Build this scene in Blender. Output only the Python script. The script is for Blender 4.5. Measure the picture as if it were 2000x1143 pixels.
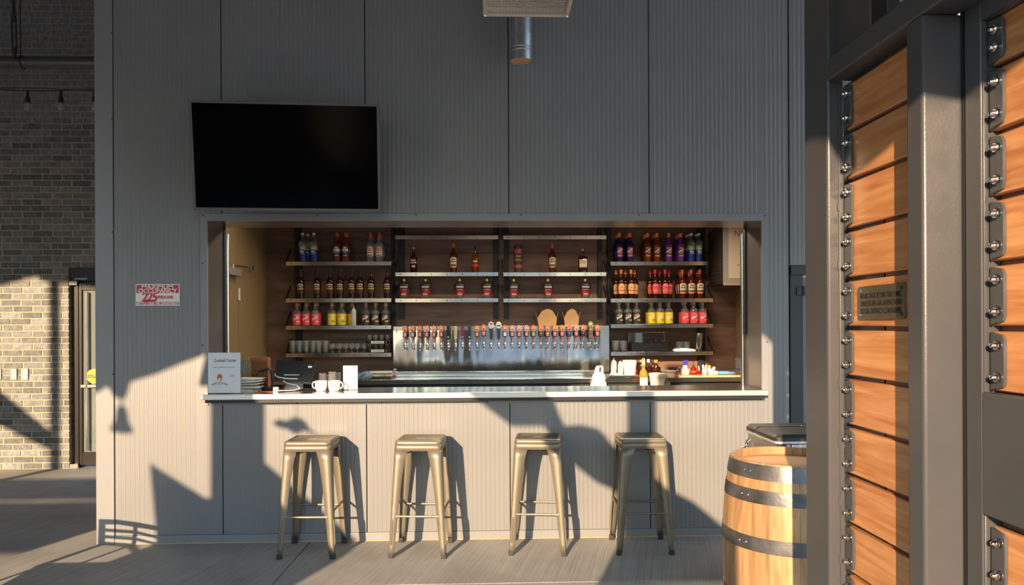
import bpy, math, random
from mathutils import Vector, Matrix
random.seed(7)
S = bpy.context.scene
for o in list(bpy.data.objects): bpy.data.objects.remove(o)
COL = S.collection
R = math.radians

# ------------------------------------------------------------------ camera, world, sun, exposure
CAM = Vector((0, -5.29, 1.54)); FPX = 1440.0; CX, CY = 1000.0, 633.0
YAW = R(1.95); ROLL = .0047
_f = Vector((math.sin(YAW), math.cos(YAW), 0)); _r = Vector((math.cos(YAW), -math.sin(YAW), 0)); _u = Vector((0, 0, 1))
_R = _r*math.cos(ROLL) - _u*math.sin(ROLL); _U = _u*math.cos(ROLL) + _r*math.sin(ROLL)
cd = bpy.data.cameras.new('camera'); cam = bpy.data.objects.new('camera', cd); COL.objects.link(cam)
cd.sensor_width = 36; cd.lens = 36*FPX/2000; cd.shift_y = (CY-571.5)/2000; cd.clip_start = .05
M = Matrix((_R, _U, -_f)).transposed().to_4x4(); M.translation = CAM
cam.matrix_world = M; S.camera = cam
def at(px, py, x=None, y=None, z=None):            # a measured photo point on a plane of the room
    w = _f + _R*((px-CX)/FPX) + _U*((CY-py)/FPX)
    t = (x-CAM.x)/w.x if x is not None else (y-CAM.y)/w.y if y is not None else (z-CAM.z)/w.z
    return CAM + w*t

S.view_settings.view_transform = 'Standard'; S.view_settings.look = 'None'
S.view_settings.gamma = 1; S.view_settings.use_curve_mapping = False
S.view_settings.exposure = 0.0
SUND = Vector((.35, 1, -.278)).normalized()
w = bpy.data.worlds.new('world'); S.world = w; w.use_nodes = True
nt = w.node_tree; bg = nt.nodes['Background']
sky = nt.nodes.new('ShaderNodeTexSky'); sky.sky_type = 'NISHITA'; sky.sun_disc = False
sky.sun_elevation = R(42); sky.sun_rotation = math.atan2(-SUND.x, -SUND.y); sky.dust_density = .4; sky.air_density = 1.6; sky.ozone_density = 3.0
nt.links.new(sky.outputs[0], bg.inputs[0]); bg.inputs[1].default_value = .47
sl = bpy.data.lights.new('sun', 'SUN'); sl.energy = 11; sl.angle = R(.45); sl.color = (1, .715, .445)
sun = bpy.data.objects.new('sun', sl); COL.objects.link(sun)
sun.rotation_euler = SUND.to_track_quat('-Z', 'Y').to_euler(); sun.location = (-6, -16, 6)

for lx, watt in ((-1.4, 14), (.14, 34), (1.6, 60)):                 # added warm fill lights under the bar ceiling, no fixtures seen
    al = bpy.data.lights.new('fill_light', 'AREA'); al.shape = 'RECTANGLE'; al.size = .9; al.size_y = .18; al.energy = watt; al.color = (1, .80, .60)
    ao = bpy.data.objects.new('fill_light', al); COL.objects.link(ao); ao.location = (lx, 1.25, 2.74); ao.rotation_euler = (R(-18), 0, 0)

# ------------------------------------------------------------------ materials
def nodes(name):
    m = bpy.data.materials.new(name); m.use_nodes = True
    return m, m.node_tree, m.node_tree.nodes['Principled BSDF']
def pbr(name, col, rough=.5, metal=0, var=0, vscale=8, bump=0, bscale=60, bdist=.01, stretch=(1, 1, 1), trans=0, ior=1.45, rnd=0, coat=0, spec=None, emit=0):
    m, t, b = nodes(name); L = t.links.new
    b.inputs['Base Color'].default_value = (*col, 1); b.inputs['Roughness'].default_value = rough
    b.inputs['Metallic'].default_value = metal; b.inputs['Transmission Weight'].default_value = trans; b.inputs['IOR'].default_value = ior
    b.inputs['Coat Weight'].default_value = coat; b.inputs['Coat Roughness'].default_value = .33
    if spec is not None: b.inputs['Specular IOR Level'].default_value = spec
    if emit: b.inputs['Emission Color'].default_value = (*col, 1); b.inputs['Emission Strength'].default_value = emit
    if var or bump or rnd:
        tc = t.nodes.new('ShaderNodeTexCoord'); mp = t.nodes.new('ShaderNodeMapping'); mp.inputs['Scale'].default_value = stretch
        L(tc.outputs['Object'], mp.inputs[0])
        oi = t.nodes.new('ShaderNodeObjectInfo'); vm = t.nodes.new('ShaderNodeVectorMath'); vm.operation = 'SCALE'
        vm.inputs[0].default_value = (13, 7, 5); L(oi.outputs['Random'], vm.inputs['Scale'])
        if rnd: L(vm.outputs[0], mp.inputs['Location'])
    if var or rnd:
        n = t.nodes.new('ShaderNodeTexNoise'); n.inputs['Scale'].default_value = vscale; n.inputs['Detail'].default_value = 6
        L(mp.outputs[0], n.inputs[0])
        h = t.nodes.new('ShaderNodeHueSaturation'); h.inputs['Color'].default_value = (*col, 1)
        mr = t.nodes.new('ShaderNodeMapRange'); mr.inputs['From Min'].default_value = .3; mr.inputs['From Max'].default_value = .7
        mr.inputs['To Min'].default_value = 1-var; mr.inputs['To Max'].default_value = 1+var
        L(n.outputs[0], mr.inputs[0])
        if rnd:
            r2 = t.nodes.new('ShaderNodeMapRange'); r2.inputs['To Min'].default_value = 1-rnd; r2.inputs['To Max'].default_value = 1+rnd
            L(oi.outputs['Random'], r2.inputs[0]); mu = t.nodes.new('ShaderNodeMath'); mu.operation = 'MULTIPLY'
            L(mr.outputs[0], mu.inputs[0]); L(r2.outputs[0], mu.inputs[1]); L(mu.outputs[0], h.inputs['Value'])
        else: L(mr.outputs[0], h.inputs['Value'])
        L(h.outputs[0], b.inputs['Base Color'])
    if bump:
        n2 = t.nodes.new('ShaderNodeTexNoise'); n2.inputs['Scale'].default_value = bscale; n2.inputs['Detail'].default_value = 3
        L(mp.outputs[0], n2.inputs[0])
        bp = t.nodes.new('ShaderNodeBump'); bp.inputs['Strength'].default_value = bump; bp.inputs['Distance'].default_value = bdist
        L(n2.outputs[0], bp.inputs['Height']); L(bp.outputs[0], b.inputs['Normal'])
    return m
def wood(name, c1, c2, rough=.45, stretch=(1, 12, 12), scale=2.5, rnd=.15, coat=0, detail=8):
    m, t, b = nodes(name); L = t.links.new
    tc = t.nodes.new('ShaderNodeTexCoord'); mp = t.nodes.new('ShaderNodeMapping'); mp.inputs['Scale'].default_value = stretch
    oi = t.nodes.new('ShaderNodeObjectInfo'); vm = t.nodes.new('ShaderNodeVectorMath'); vm.operation = 'SCALE'; vm.inputs[0].default_value = (31, 17, 23)
    L(oi.outputs['Random'], vm.inputs['Scale']); L(vm.outputs[0], mp.inputs['Location']); L(tc.outputs['Object'], mp.inputs[0])
    n = t.nodes.new('ShaderNodeTexNoise'); n.inputs['Scale'].default_value = scale; n.inputs['Detail'].default_value = detail; n.inputs['Roughness'].default_value = .6; n.inputs['Distortion'].default_value = .7
    L(mp.outputs[0], n.inputs[0])
    cr = t.nodes.new('ShaderNodeValToRGB'); cr.color_ramp.elements[0].position = .3; cr.color_ramp.elements[1].position = .72
    cr.color_ramp.elements[0].color = (*c1, 1); cr.color_ramp.elements[1].color = (*c2, 1)
    L(n.outputs[0], cr.inputs[0])
    h = t.nodes.new('ShaderNodeHueSaturation'); r2 = t.nodes.new('ShaderNodeMapRange'); r2.inputs['To Min'].default_value = 1-rnd; r2.inputs['To Max'].default_value = 1+rnd
    L(oi.outputs['Random'], r2.inputs[0]); L(r2.outputs[0], h.inputs['Value']); L(cr.outputs[0], h.inputs['Color']); L(h.outputs[0], b.inputs['Base Color'])
    b.inputs['Roughness'].default_value = rough; b.inputs['Coat Weight'].default_value = coat; b.inputs['Coat Roughness'].default_value = .2
    bp = t.nodes.new('ShaderNodeBump'); bp.inputs['Strength'].default_value = .12; bp.inputs['Distance'].default_value = .004
    L(n.outputs[0], bp.inputs['Height']); L(bp.outputs[0], b.inputs['Normal'])
    return m
def glass(name, col, rough=.02, tr=1, ior=1.45): return pbr(name, col, rough, trans=tr, ior=ior)

M_WALL = pbr('embossed_grey_metal', (.195, .198, .202), .34, bump=.16, bscale=150, bdist=.006, var=.05, vscale=2, coat=.35)
M_TRIM = pbr('smooth_grey_metal', (.225, .23, .236), .34, var=.04, vscale=3, coat=.35)
M_STEEL = pbr('stainless_steel', (.62, .61, .59), .17, 1, var=.06, vscale=5, stretch=(1, 1, 12))
M_COUNTER = pbr('brushed_counter_steel', (.60, .58, .55), .18, 1, var=.05, vscale=4)
M_TAPWALL = pbr('wavy_stainless_sheet', (.66, .67, .66), .10, 1, bump=1, bscale=.8, bdist=.022, stretch=(2.6, 1, .55))
M_CHROME = pbr('chrome', (.75, .74, .72), .08, 1)
M_DARKM = pbr('dark_painted_metal', (.045, .047, .05), .42)
M_BLACK = pbr('black_plastic', (.018, .018, .019), .4)
M_FRAME = pbr('charcoal_gate_paint', (.070, .070, .073), .30, bump=.05, bscale=150, var=.06, vscale=5)
M_SCREEN = pbr('dark_screen_glass', (.002, .002, .0025), .12, spec=.03)
M_TVBEZ = pbr('grey_bezel', (.10, .105, .115), .35)
M_BRICK = pbr('dark_grey_brick', (.165, .172, .176), .55, var=.32, vscale=22, rnd=.38, bump=.5, bscale=90)
M_MORTAR = pbr('tan_mortar', (.50, .395, .265), .9, var=.1, vscale=30, bump=.3, bscale=120)
M_WALNUT = wood('walnut_panel', (.125, .066, .040), (.27, .155, .10), .42, (1, 1, 9), 1.6, .12)
M_TAN = pbr('tan_paint', (.25, .175, .085), .55, var=.03)
M_CHERRY = wood('orange_stained_plank', (.43, .15, .045), (.72, .36, .145), .36, (6, 1.6, 22), 1.6, .12, coat=.15)
M_OAK = wood('oak_stave', (.25, .125, .05), (.53, .32, .15), .5, (9, 9, 1), 2.2, .22)
M_OAKHEAD = wood('oak_head_board', (.50, .24, .09), (.72, .42, .2), .5, (1, 9, 9), 2, .15)
M_HOOP = pbr('weathered_hoop_steel', (.13, .125, .125), .42, .75, var=.6, vscale=7, bump=.1, bscale=60)
M_STOOL = pbr('antique_gunmetal_brass', (.215, .19, .145), .42, .45, var=.12, vscale=6)
M_RUBBER = pbr('black_rubber', (.03, .03, .03), .7)
M_WHITE = pbr('white_ceramic', (.85, .84, .82), .25)
M_PAPER = pbr('white_paper', (.80, .80, .80), .6)
M_SIGN = pbr('glossy_white_card', (.72, .73, .77), .35)
M_RED = pbr('sign_red', (.62, .03, .045), .4)
M_NAVYT = pbr('navy_print', (.04, .06, .14), .5)
M_BLKT = pbr('black_print', (.015, .015, .015), .5)
M_ORANGE = pbr('orange_enamel', (.85, .23, .045), .35)
M_SALMON = pbr('salmon_badge', (.80, .28, .14), .4)
M_ORANGE2 = pbr('ferrule_orange', (.85, .12, .02), .4)
M_NAVY = pbr('navy_plastic', (.025, .035, .09), .4)
M_CREAM = pbr('cream_label', (.72, .60, .38), .55)
M_PURPLEP = pbr('purple_print', (.16, .05, .22), .5)
M_GLASS = glass('clear_glass', (.90, .93, .92), .03, .93)
M_AMBER = glass('amber_spirit', (.42, .105, .012), .03, .7)
M_DKAMB = glass('dark_amber_spirit', (.055, .013, .006), .03, .5)
M_REDSP = glass('red_brown_spirit', (.16, .018, .008), .03, .55)
M_NAVYG = glass('navy_glass', (.03, .02, .16), .04, .45)
M_PURPG = glass('purple_glass', (.19, .07, .42), .04, .45)
M_FROST = pbr('frosted_plastic', (.75, .74, .68), .45, trans=.35)
M_CORK = pbr('cork', (.56, .33, .17), .7, var=.15, vscale=60)
M_CARD = pbr('kraft_card', (.56, .33, .14), .7, var=.05)
M_YELLOW = pbr('yellow_label', (.80, .60, .02), .45)
M_GREEN = pbr('green_print', (.12, .36, .05), .5)
M_PINK = pbr('coral_red_label', (.80, .085, .10), .45)
M_CHARL = pbr('charcoal_label', (.035, .04, .045), .5)
M_GOLD = pbr('gold_print', (.72, .38, .06), .4)
M_COBALT = pbr('cobalt_label', (.015, .03, .25), .4)
M_SKY = pbr('sky_blue_label', (.17, .50, .80), .45)
M_LIME = pbr('lime_tint', (.42, .42, .04), .3)
M_CLOTH = pbr('white_towel', (.78, .74, .66), .9, bump=.3, bscale=150)
M_BLUECL = pbr('blue_towel', (.25, .33, .45), .9, bump=.4, bscale=120)
M_CONC = None

# ------------------------------------------------------------------ mesh builder
class MB:
    def __init__(s): s.v = []; s.f = []; s.m = []
    def add(s, vs, fs, mi=0, T=None):
        k = len(s.v)
        s.v += [tuple(T @ Vector(p)) if T is not None else tuple(p) for p in vs]
        s.f += [tuple(i+k for i in q) for q in fs]
        s.m += mi if isinstance(mi, list) else [mi]*len(fs)
        return s
    def box(s, x0, x1, y0, y1, z0, z1, mi=0, T=None):
        v = [(x, y, z) for x in (x0, x1) for y in (y0, y1) for z in (z0, z1)]
        return s.add(v, [(0, 1, 3, 2), (4, 6, 7, 5), (0, 4, 5, 1), (2, 3, 7, 6), (0, 2, 6, 4), (1, 5, 7, 3)], mi, T)
    def lathe(s, prof, n=24, c=(0, 0, 0), mi=0, T=None, a0=0, a1=None):
        full = a1 is None; a1 = a0+2*math.pi if full else a1
        m = n if full else n+1; vs = []; fs = []; ms = []
        for r, z in prof:
            for i in range(m):
                a = a0+(a1-a0)*i/n; vs.append((c[0]+r*math.cos(a), c[1]+r*math.sin(a), c[2]+z))
        for j in range(len(prof)-1):
            for i in range(n):
                i2 = (i+1) % m if full else i+1
                fs.append((j*m+i, j*m+i2, (j+1)*m+i2, (j+1)*m+i)); ms.append(mi[j] if isinstance(mi, list) else mi)
        return s.add(vs, fs, ms, T)
    def tube(s, pts, r, n=8, closed=False, mi=0, flat=1):
        pts = [Vector(p) for p in pts]; N = len(pts); vs = []; fs = []; up = None
        for i, p in enumerate(pts):
            if closed: t = pts[(i+1) % N]-pts[i-1]
            else: t = pts[min(i+1, N-1)]-pts[max(i-1, 0)]
            t.normalize()
            if up is None: up = Vector((0, 0, 1)) if abs(t.z) < .9 else Vector((0, 1, 0))
            a = t.cross(up).normalized(); b = a.cross(t).normalized(); up = b
            rr = r[i] if isinstance(r, (list, tuple)) else r
            for k in range(n):
                q = 2*math.pi*k/n; vs.append(p+a*rr*math.cos(q)+b*rr*flat*math.sin(q))
        for i in range(N if closed else N-1):
            j = (i+1) % N
            for k in range(n): fs.append((i*n+k, i*n+(k+1) % n, j*n+(k+1) % n, j*n+k))
        if not closed: fs += [tuple(range(n))[::-1], tuple((N-1)*n+k for k in range(n))]
        return s.add(vs, fs, mi)
    def cyl(s, p0, p1, r0, r1=None, n=14, mi=0): return s.tube([p0, p1], [r0, r0 if r1 is None else r1], n, mi=mi)
    def prism(s, poly, lo, hi, axis='y', mi=0, T=None):
        n = len(poly)
        def pt(a, b, h): return (a, h, b) if axis == 'y' else (h, a, b) if axis == 'x' else (a, b, h)
        vs = [pt(a, b, lo) for a, b in poly]+[pt(a, b, hi) for a, b in poly]
        fs = [tuple(range(n)), tuple(range(2*n-1, n-1, -1))]+[(i, i+n, (i+1) % n+n, (i+1) % n) for i in range(n)]
        return s.add(vs, fs, mi, T)
    def loft(s, loops, cap0=True, cap1=True, mi=0, T=None):
        n = len(loops[0]); vs = [p for l in loops for p in l]; fs = []
        for j in range(len(loops)-1):
            for i in range(n): fs.append((j*n+i, j*n+(i+1) % n, (j+1)*n+(i+1) % n, (j+1)*n+i))
        if cap0: fs.append(tuple(range(n))[::-1])
        if cap1: fs.append(tuple((len(loops)-1)*n+i for i in range(n)))
        return s.add(vs, fs, mi, T)
    def build(s, name, mats, parent=None, smooth=35, bevel=0, seg=2, solid=0):
        me = bpy.data.meshes.new(name); me.from_pydata(s.v, [], s.f)
        for m in (mats if isinstance(mats, (list, tuple)) else [mats]): me.materials.append(m)
        me.polygons.foreach_set('material_index', s.m)
        if smooth: me.polygons.foreach_set('use_smooth', [True]*len(s.f)); me.set_sharp_from_angle(angle=R(smooth))
        import bmesh
        b = bmesh.new(); b.from_mesh(me); bmesh.ops.recalc_face_normals(b, faces=b.faces); b.to_mesh(me); b.free()
        return put(name, me, parent, bevel, seg, solid)
def put(name, me, parent=None, bevel=0, seg=2, solid=0):
    o = bpy.data.objects.new(name, me); COL.objects.link(o)
    if parent: o.parent = parent
    if solid: d = o.modifiers.new('solid', 'SOLIDIFY'); d.thickness = solid; d.offset = 0
    if bevel:
        d = o.modifiers.new('bevel', 'BEVEL'); d.width = bevel; d.segments = seg; d.limit_method = 'ANGLE'; d.angle_limit = R(40)
    return o
def rsq(h, rad, z, n=5, hy=None, cx=0, cy=0):        # rounded-rectangle loop
    hy = h if hy is None else hy; out = []
    for sx, sy, a in ((1, 1, 0), (-1, 1, 90), (-1, -1, 180), (1, -1, 270)):
        for k in range(n+1):
            q = R(a+90*k/n); out.append((cx+sx*(h-rad)+rad*math.cos(q), cy+sy*(hy-rad)+rad*math.sin(q), z))
    return out
def tag(o, label=None, cat=None, group=None, kind=None):
    if label: o['label'] = label
    if cat: o['category'] = cat
    if group: o['group'] = group
    if kind: o['kind'] = kind
    return o
def thing(name, label, cat, loc=(0, 0, 0), rz=0, group=None):
    o = bpy.data.objects.new(name, None); COL.objects.link(o); o.empty_display_size = .05
    o.location = loc; o.rotation_euler = (0, 0, rz); return tag(o, label, cat, group)
def struct(name):
    o = bpy.data.objects.new(name, None); COL.objects.link(o); return tag(o, kind='structure')
def dup(root, loc, rz=0, label=None, group=None):
    def cp(o, par):
        c = o.copy(); COL.objects.link(c); c.parent = par
        for ch in KIDS.get(o.name, []): cp(ch, c)
        return c
    r = cp(root, None); r.location = loc; r.rotation_euler = (0, 0, rz)
    if label: r['label'] = label
    if group: r['group'] = group
    return r
KIDS = {}
def index():
    KIDS.clear()
    for o in bpy.data.objects:
        if o.parent: KIDS.setdefault(o.parent.name, []).append(o)
def text_mesh(s, size, bold=0, shear=0, sx=1, align='CENTER', spacing=1, ext=.0004, res=3):
    c = bpy.data.curves.new('lettering', 'FONT'); c.body = s; c.size = size; c.offset = bold; c.shear = shear; c.extrude = ext
    c.align_x = align; c.align_y = 'CENTER'; c.space_character = spacing; c.resolution_u = res
    o = bpy.data.objects.new('lettering', c); me = bpy.data.meshes.new_from_object(o)
    bpy.data.objects.remove(o); bpy.data.curves.remove(c)
    for v in me.vertices: v.co.x *= sx
    return me
def text(s, size, mat, parent, x, y, z, bend=0, name='lettering', **k):     # lettering facing -Y
    me = text_mesh(s, size, **k); me.materials.append(mat)
    for v in me.vertices:
        a, b, c = v.co
        if bend: v.co = (x+bend*math.sin(a/bend)*1, y-(bend*math.cos(a/bend)+c), z+b)
        else: v.co = (x+a, y-c, z+b)
    return put(name, me, parent)

# ------------------------------------------------------------------ large structure: floor
def concrete():
    m, t, b = nodes('broom_finished_concrete'); L = t.links.new
    g = t.nodes.new('ShaderNodeNewGeometry'); mp = t.nodes.new('ShaderNodeMapping'); mp.vector_type = 'TEXTURE'; mp.inputs['Rotation'].default_value = (0, 0, R(-14)); mp.inputs['Scale'].default_value = (1/85, 1/1.3, 1)
    L(g.outputs['Position'], mp.inputs[0])
    n = t.nodes.new('ShaderNodeTexNoise'); n.inputs['Scale'].default_value = 1; n.inputs['Detail'].default_value = 4; L(mp.outputs[0], n.inputs[0])
    n2 = t.nodes.new('ShaderNodeTexNoise'); n2.inputs['Scale'].default_value = 1.6; n2.inputs['Detail'].default_value = 8; L(g.outputs['Position'], n2.inputs[0])
    cr = t.nodes.new('ShaderNodeValToRGB'); cr.color_ramp.elements[0].position = .3; cr.color_ramp.elements[1].position = .7
    cr.color_ramp.elements[0].color = (.26, .256, .243, 1); cr.color_ramp.elements[1].color = (.40, .393, .37, 1); L(n2.outputs[0], cr.inputs[0])
    mx = t.nodes.new('ShaderNodeMixRGB'); mx.blend_type = 'OVERLAY'; mx.inputs[0].default_value = .38; L(cr.outputs[0], mx.inputs[1]); L(n.outputs[0], mx.inputs[2])
    L(mx.outputs[0], b.inputs['Base Color']); b.inputs['Roughness'].default_value = .75
    bp = t.nodes.new('ShaderNodeBump'); bp.inputs['Strength'].default_value = .9; bp.inputs['Distance'].default_value = .006; L(n.outputs[0], bp.inputs['Height']); L(bp.outputs[0], b.inputs['Normal'])
    return m
M_CONC = concrete()
fl = struct('floor')
MB().box(-60, 60, -90, 30, -.3, -.02).build('asphalt_ground', pbr('pale_concrete_yard', (.27, .29, .31), .85), fl)
j0 = at(606, 1058, z=0); j1 = at(530, 1143, z=0)         # control joint running towards the camera
sl_ = (j1.x-j0.x)/(j1.y-j0.y); yj = at(900, 1141, z=0).y; g = .004
lx = lambda y: j0.x+sl_*(y-j0.y)
def slab(poly): MB().prism(poly, -.04, 0, 'z').build('concrete_slab', M_CONC, fl, bevel=.003, seg=1)
slab([(lx(yj)-g-.0, yj+g), (-9, yj+g), (-9, 2.95), (-2.7, 2.95), (-2.7, .25), (lx(.25)-g, .25)])
slab([(lx(yj)+g, yj+g), (lx(.25)+g, .25), (3.6, .25), (3.6, yj+g)])
slab([(-9, -7.5), (-9, yj-g), (lx(yj)-g, yj-g), (lx(-7.5)-g, -7.5)])
slab([(lx(-7.5)+g, -7.5), (lx(yj)+g, yj-g), (3.6, yj-g), (3.6, -7.5)])

# ------------------------------------------------------------------ bar front wall with ribbed panels
ZT = 5.35; OX0, OX1, OZ0, OZ1 = -1.972, 1.992, 1.06, 2.28
WX0, WX1 = -2.755, 2.2
wf = struct('wall_front')
def ribs(mb, x0, x1, z0, z1, y=0., pitch=.0322, dep=.0011, edge=.022):
    xs = [(x0, 0)]; x = x0+edge
    while x+pitch < x1-edge:
        xs += [(x, 0), (x+pitch*.12, -dep), (x+pitch*.5, -dep), (x+pitch*.62, 0)]; x += pitch
    xs.append((x1, 0)); n = len(xs)
    vs = [(a, y+d, z) for z in (z0, z1) for a, d in xs]
    mb.add(vs, [(i, i+1, n+i+1, n+i) for i in range(n-1)])
    mb.box(x0, x1, y+.0005, y+.03, z0, z1)
PJ = [-2.626, -1.874, -.861, .162, 1.176, 2.198]; gp = .004
for i in range(5):
    a, b = PJ[i]+gp, PJ[i+1]-gp; mb = MB()
    if i == 0:
        ribs(mb, a, -2.0, .06, ZT); ribs(mb, -2.0, b, 2.3, ZT, edge=.0); ribs(mb, -2.0, b, .06, 1.0, edge=.0)
    elif i == 4:
        ribs(mb, a, 2.02, 2.3, ZT); ribs(mb, a, 2.02, .06, 1.0); ribs(mb, 2.02, b, .06, ZT, edge=.0)
    else:
        ribs(mb, a, b, 2.3, ZT); ribs(mb, a, b, .06, 1.0)
    mb.build('wall_panel', M_WALL, wf, smooth=0)
mb = MB(); ribs(mb, 2.206, 3.2, 1.96, ZT); mb.build('wall_panel', M_WALL, wf, smooth=0)
core = MB()
core.box(-2.75, OX0-.01, .02, .34, 0, ZT).box(OX1+.01, 2.2, .02, .34, 0, ZT).box(OX0-.01, OX1+.01, .02, .34, OZ1+.01, ZT).box(OX0-.01, OX1+.01, .02, .34, 0, 1.018)
core.box(2.2, 3.4, .02, .34, 1.97, ZT).build('wall_core', M_DARKM, wf, smooth=0)
c = MB(); c.box(WX0, -2.63, -.004, .03, .0, ZT).box(WX0, WX0+.004, -.004, 2.83, 0, ZT); c.build('corner_trim', M_TRIM, wf, bevel=.003)
tr = struct('trim_1')                                   # flashing round the opening
tw = .051
MB().prism([(OX0-tw, OZ1+tw), (OX1+tw, OZ1+tw), (OX1, OZ1), (OX0, OZ1)], -.010, .006).build('head_flashing', M_TRIM, tr, bevel=.002)
MB().prism([(OX0-tw, 1.0), (OX0-tw, OZ1+tw), (OX0, OZ1), (OX0, 1.0)], -.010, .006).build('side_flashing', M_TRIM, tr, bevel=.002)
MB().prism([(OX1+tw, 1.0), (OX1+tw, OZ1+tw), (OX1, OZ1), (OX1, 1.0)], -.010, .006).build('side_flashing', M_TRIM, tr, bevel=.002)
MB().box(-2.0, 2.02, -.008, .006, .972, 1.02).build('sill_flashing', M_TRIM, tr, bevel=.002)
scr = MB()
def dot(mb, x, z, y=-.011, r=.006): mb.lathe([(0, .004), (r*.7, .003), (r, 0)], 8, T=Matrix.Translation((x, y, z)) @ Matrix.Rotation(R(90), 4, 'X'))
s0 = MB(); dot(s0, 0, 0, 0); sc_me = s0.build('screw', M_DARKM, tr); sc_me.location = (-2.0, -.0105, 2.318)
for x, z in [(-1.2, 2.322), (-.5, 2.322), (.25, 2.322), (1.1, 2.322), (2.02, 2.318), (-2.008, 1.98), (-2.008, 1.4), (-1.97, .983), (-1.35, .983), (-.75, .983), (0, .983), (.7, .983), (1.4, .983), (1.98, .983), (2.03, 1.4)]:
    d = sc_me.copy(); COL.objects.link(d); d.location = (x, -.0105, z)
for z in (1.2, 2.2, 3.0, 3.6): 
    d = sc_me.copy(); COL.objects.link(d); d.location = (-2.634, -.0045, z)
bs = struct('baseboard_front'); MB().box(-2.626, 2.2, -.006, .03, 0, .058).build('base_flashing', M_TRIM, bs, bevel=.0015)
MB().box(-2.62, 2.2, -.012, -.004, 0, .006).build('sealant_bead', M_CORK, bs)
# reveals of the opening, shutter guides
rv = struct('trim_2')
M_REV = pbr('reveal_metal', (.30, .28, .26), .25, .8, var=.05)
MB().box(OX0-.008, OX0, .006, .35, 1.06, OZ1).build('reveal_panel', M_REV, rv)
MB().box(OX1, OX1+.008, .006, .35, 1.06, OZ1).build('reveal_panel', M_REV, rv)
MB().box(OX0, OX1, .006, .36, OZ1, OZ1+.008).build('soffit_panel', M_REV, rv)
for x0, x1, xs in ((OX0-.03, OX0+.012, OX0+.012), (OX1-.012, OX1+.03, OX1-.012)):
    MB().box(x0, x1, .30, .33, 1.06, OZ1).build('shutter_guide', M_BLACK, rv)
    MB().cyl((xs, .355, 1.06), (xs, .355, OZ1-.05), .016, n=16).build('guide_tube', M_STEEL, rv)
# side doorway at the far right
d2 = struct('door_2')
MB().box(2.205, 2.30, .0, .30, 0, 1.95).build('door_jamb', M_DARKM, d2, bevel=.003)
MB().box(2.205, 3.2, -.015, .05, 1.885, 1.955).build('door_head', M_DARKM, d2, bevel=.004)
MB().box(2.302, 3.1, .02, .06, .02, 1.87).build('door_leaf', pbr('blue_grey_door', (.17, .20, .22), .45), d2, bevel=.002)
h = MB(); h.box(2.25, 2.335, -.012, .015, 1.74, 1.80); h.cyl((2.30, -.016, 1.735), (2.30, -.016, 1.805), .009); h.build('hinge', M_DARKM, d2, bevel=.002)

# ------------------------------------------------------------------ bar interior
BY = 2.62
wb = struct('wall_back')
LX = at(522, 600, y=BY).x; RX = at(1437, 650, y=BY).x
zs = [.0, .72, 1.50, 2.30, 2.78]; xs = [LX, -1.0, .14, 1.28, RX]
for i in range(4):
    for j in range(4):
        MB().box(xs[i]+.001, xs[i+1]-.001, BY, BY+.02, zs[j]+.0012, zs[j+1]-.0012).build('wood_panel', M_WALNUT, wb, smooth=0)
MB().box(LX-.3, RX+.3, BY+.016, BY+.2, 0, 2.8).build('wall_core', M_BLACK, wb)
wl = struct('wall_left'); MB().box(LX-.12, LX, .34, BY+.02, 0, 2.8).build('tan_wall', M_TAN, wl)
wr = struct('wall_right'); MB().box(RX, RX+.12, .34, BY+.02, 0, 2.8).build('tan_wall', M_TAN, wr)
MB().box(RX-.006, RX, 1.2, BY, 1.0, at(1445, 700, x=RX).z).build('grey_wainscot', pbr('grey_wainscot', (.35, .34, .32), .5), wr)
cl = struct('ceiling'); MB().box(LX-.3, RX+.3, .34, BY+.2, 2.78, 2.86).build('bar_ceiling', pbr('dark_ceiling', (.12, .10, .09), .8), cl)
# door in the left interior wall with closer and hinge
d3 = struct('door_3')
ya = at(463, 600, x=LX).y
MB().box(LX, LX+.012, .5, ya-.002, .0, 2.5).build('door_leaf', M_TAN, d3, bevel=.001)
MB().box(LX, LX+.014, ya+.002, BY-.3, .0, 2.55).build('door_frame', M_TAN, d3, bevel=.001)
hz = at(463, 575, x=LX).z
h = MB(); h.box(LX+.013, LX+.019, ya-.03, ya+.03, hz-.055, hz+.055); h.cyl((LX+.024, ya, hz-.06), (LX+.024, ya, hz+.06), .008); h.build('hinge', M_STEEL, d3)
cz = at(452, 531, x=LX+.03).z; cy = at(452, 531, x=LX+.03).y
MB().box(LX+.013, LX+.07, cy-.15, cy+.16, cz-.035, cz+.035).build('door_closer', pbr('closer_grey', (.22, .2, .18), .4), d3, bevel=.006)
a = MB(); a.tube([(LX+.05, cy-.02, cz+.055), (LX+.09, cy+.25, cz+.06), (LX+.03, cy+.55, cz+.065)], .006); a.box(LX+.012, LX+.05, cy+.53, cy+.57, cz+.05, cz+.10); a.cyl((LX+.05, cy-.02, cz+.03), (LX+.05, cy-.02, cz+.065), .014); a.build('closer_arm', M_STEEL, d3)

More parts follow.
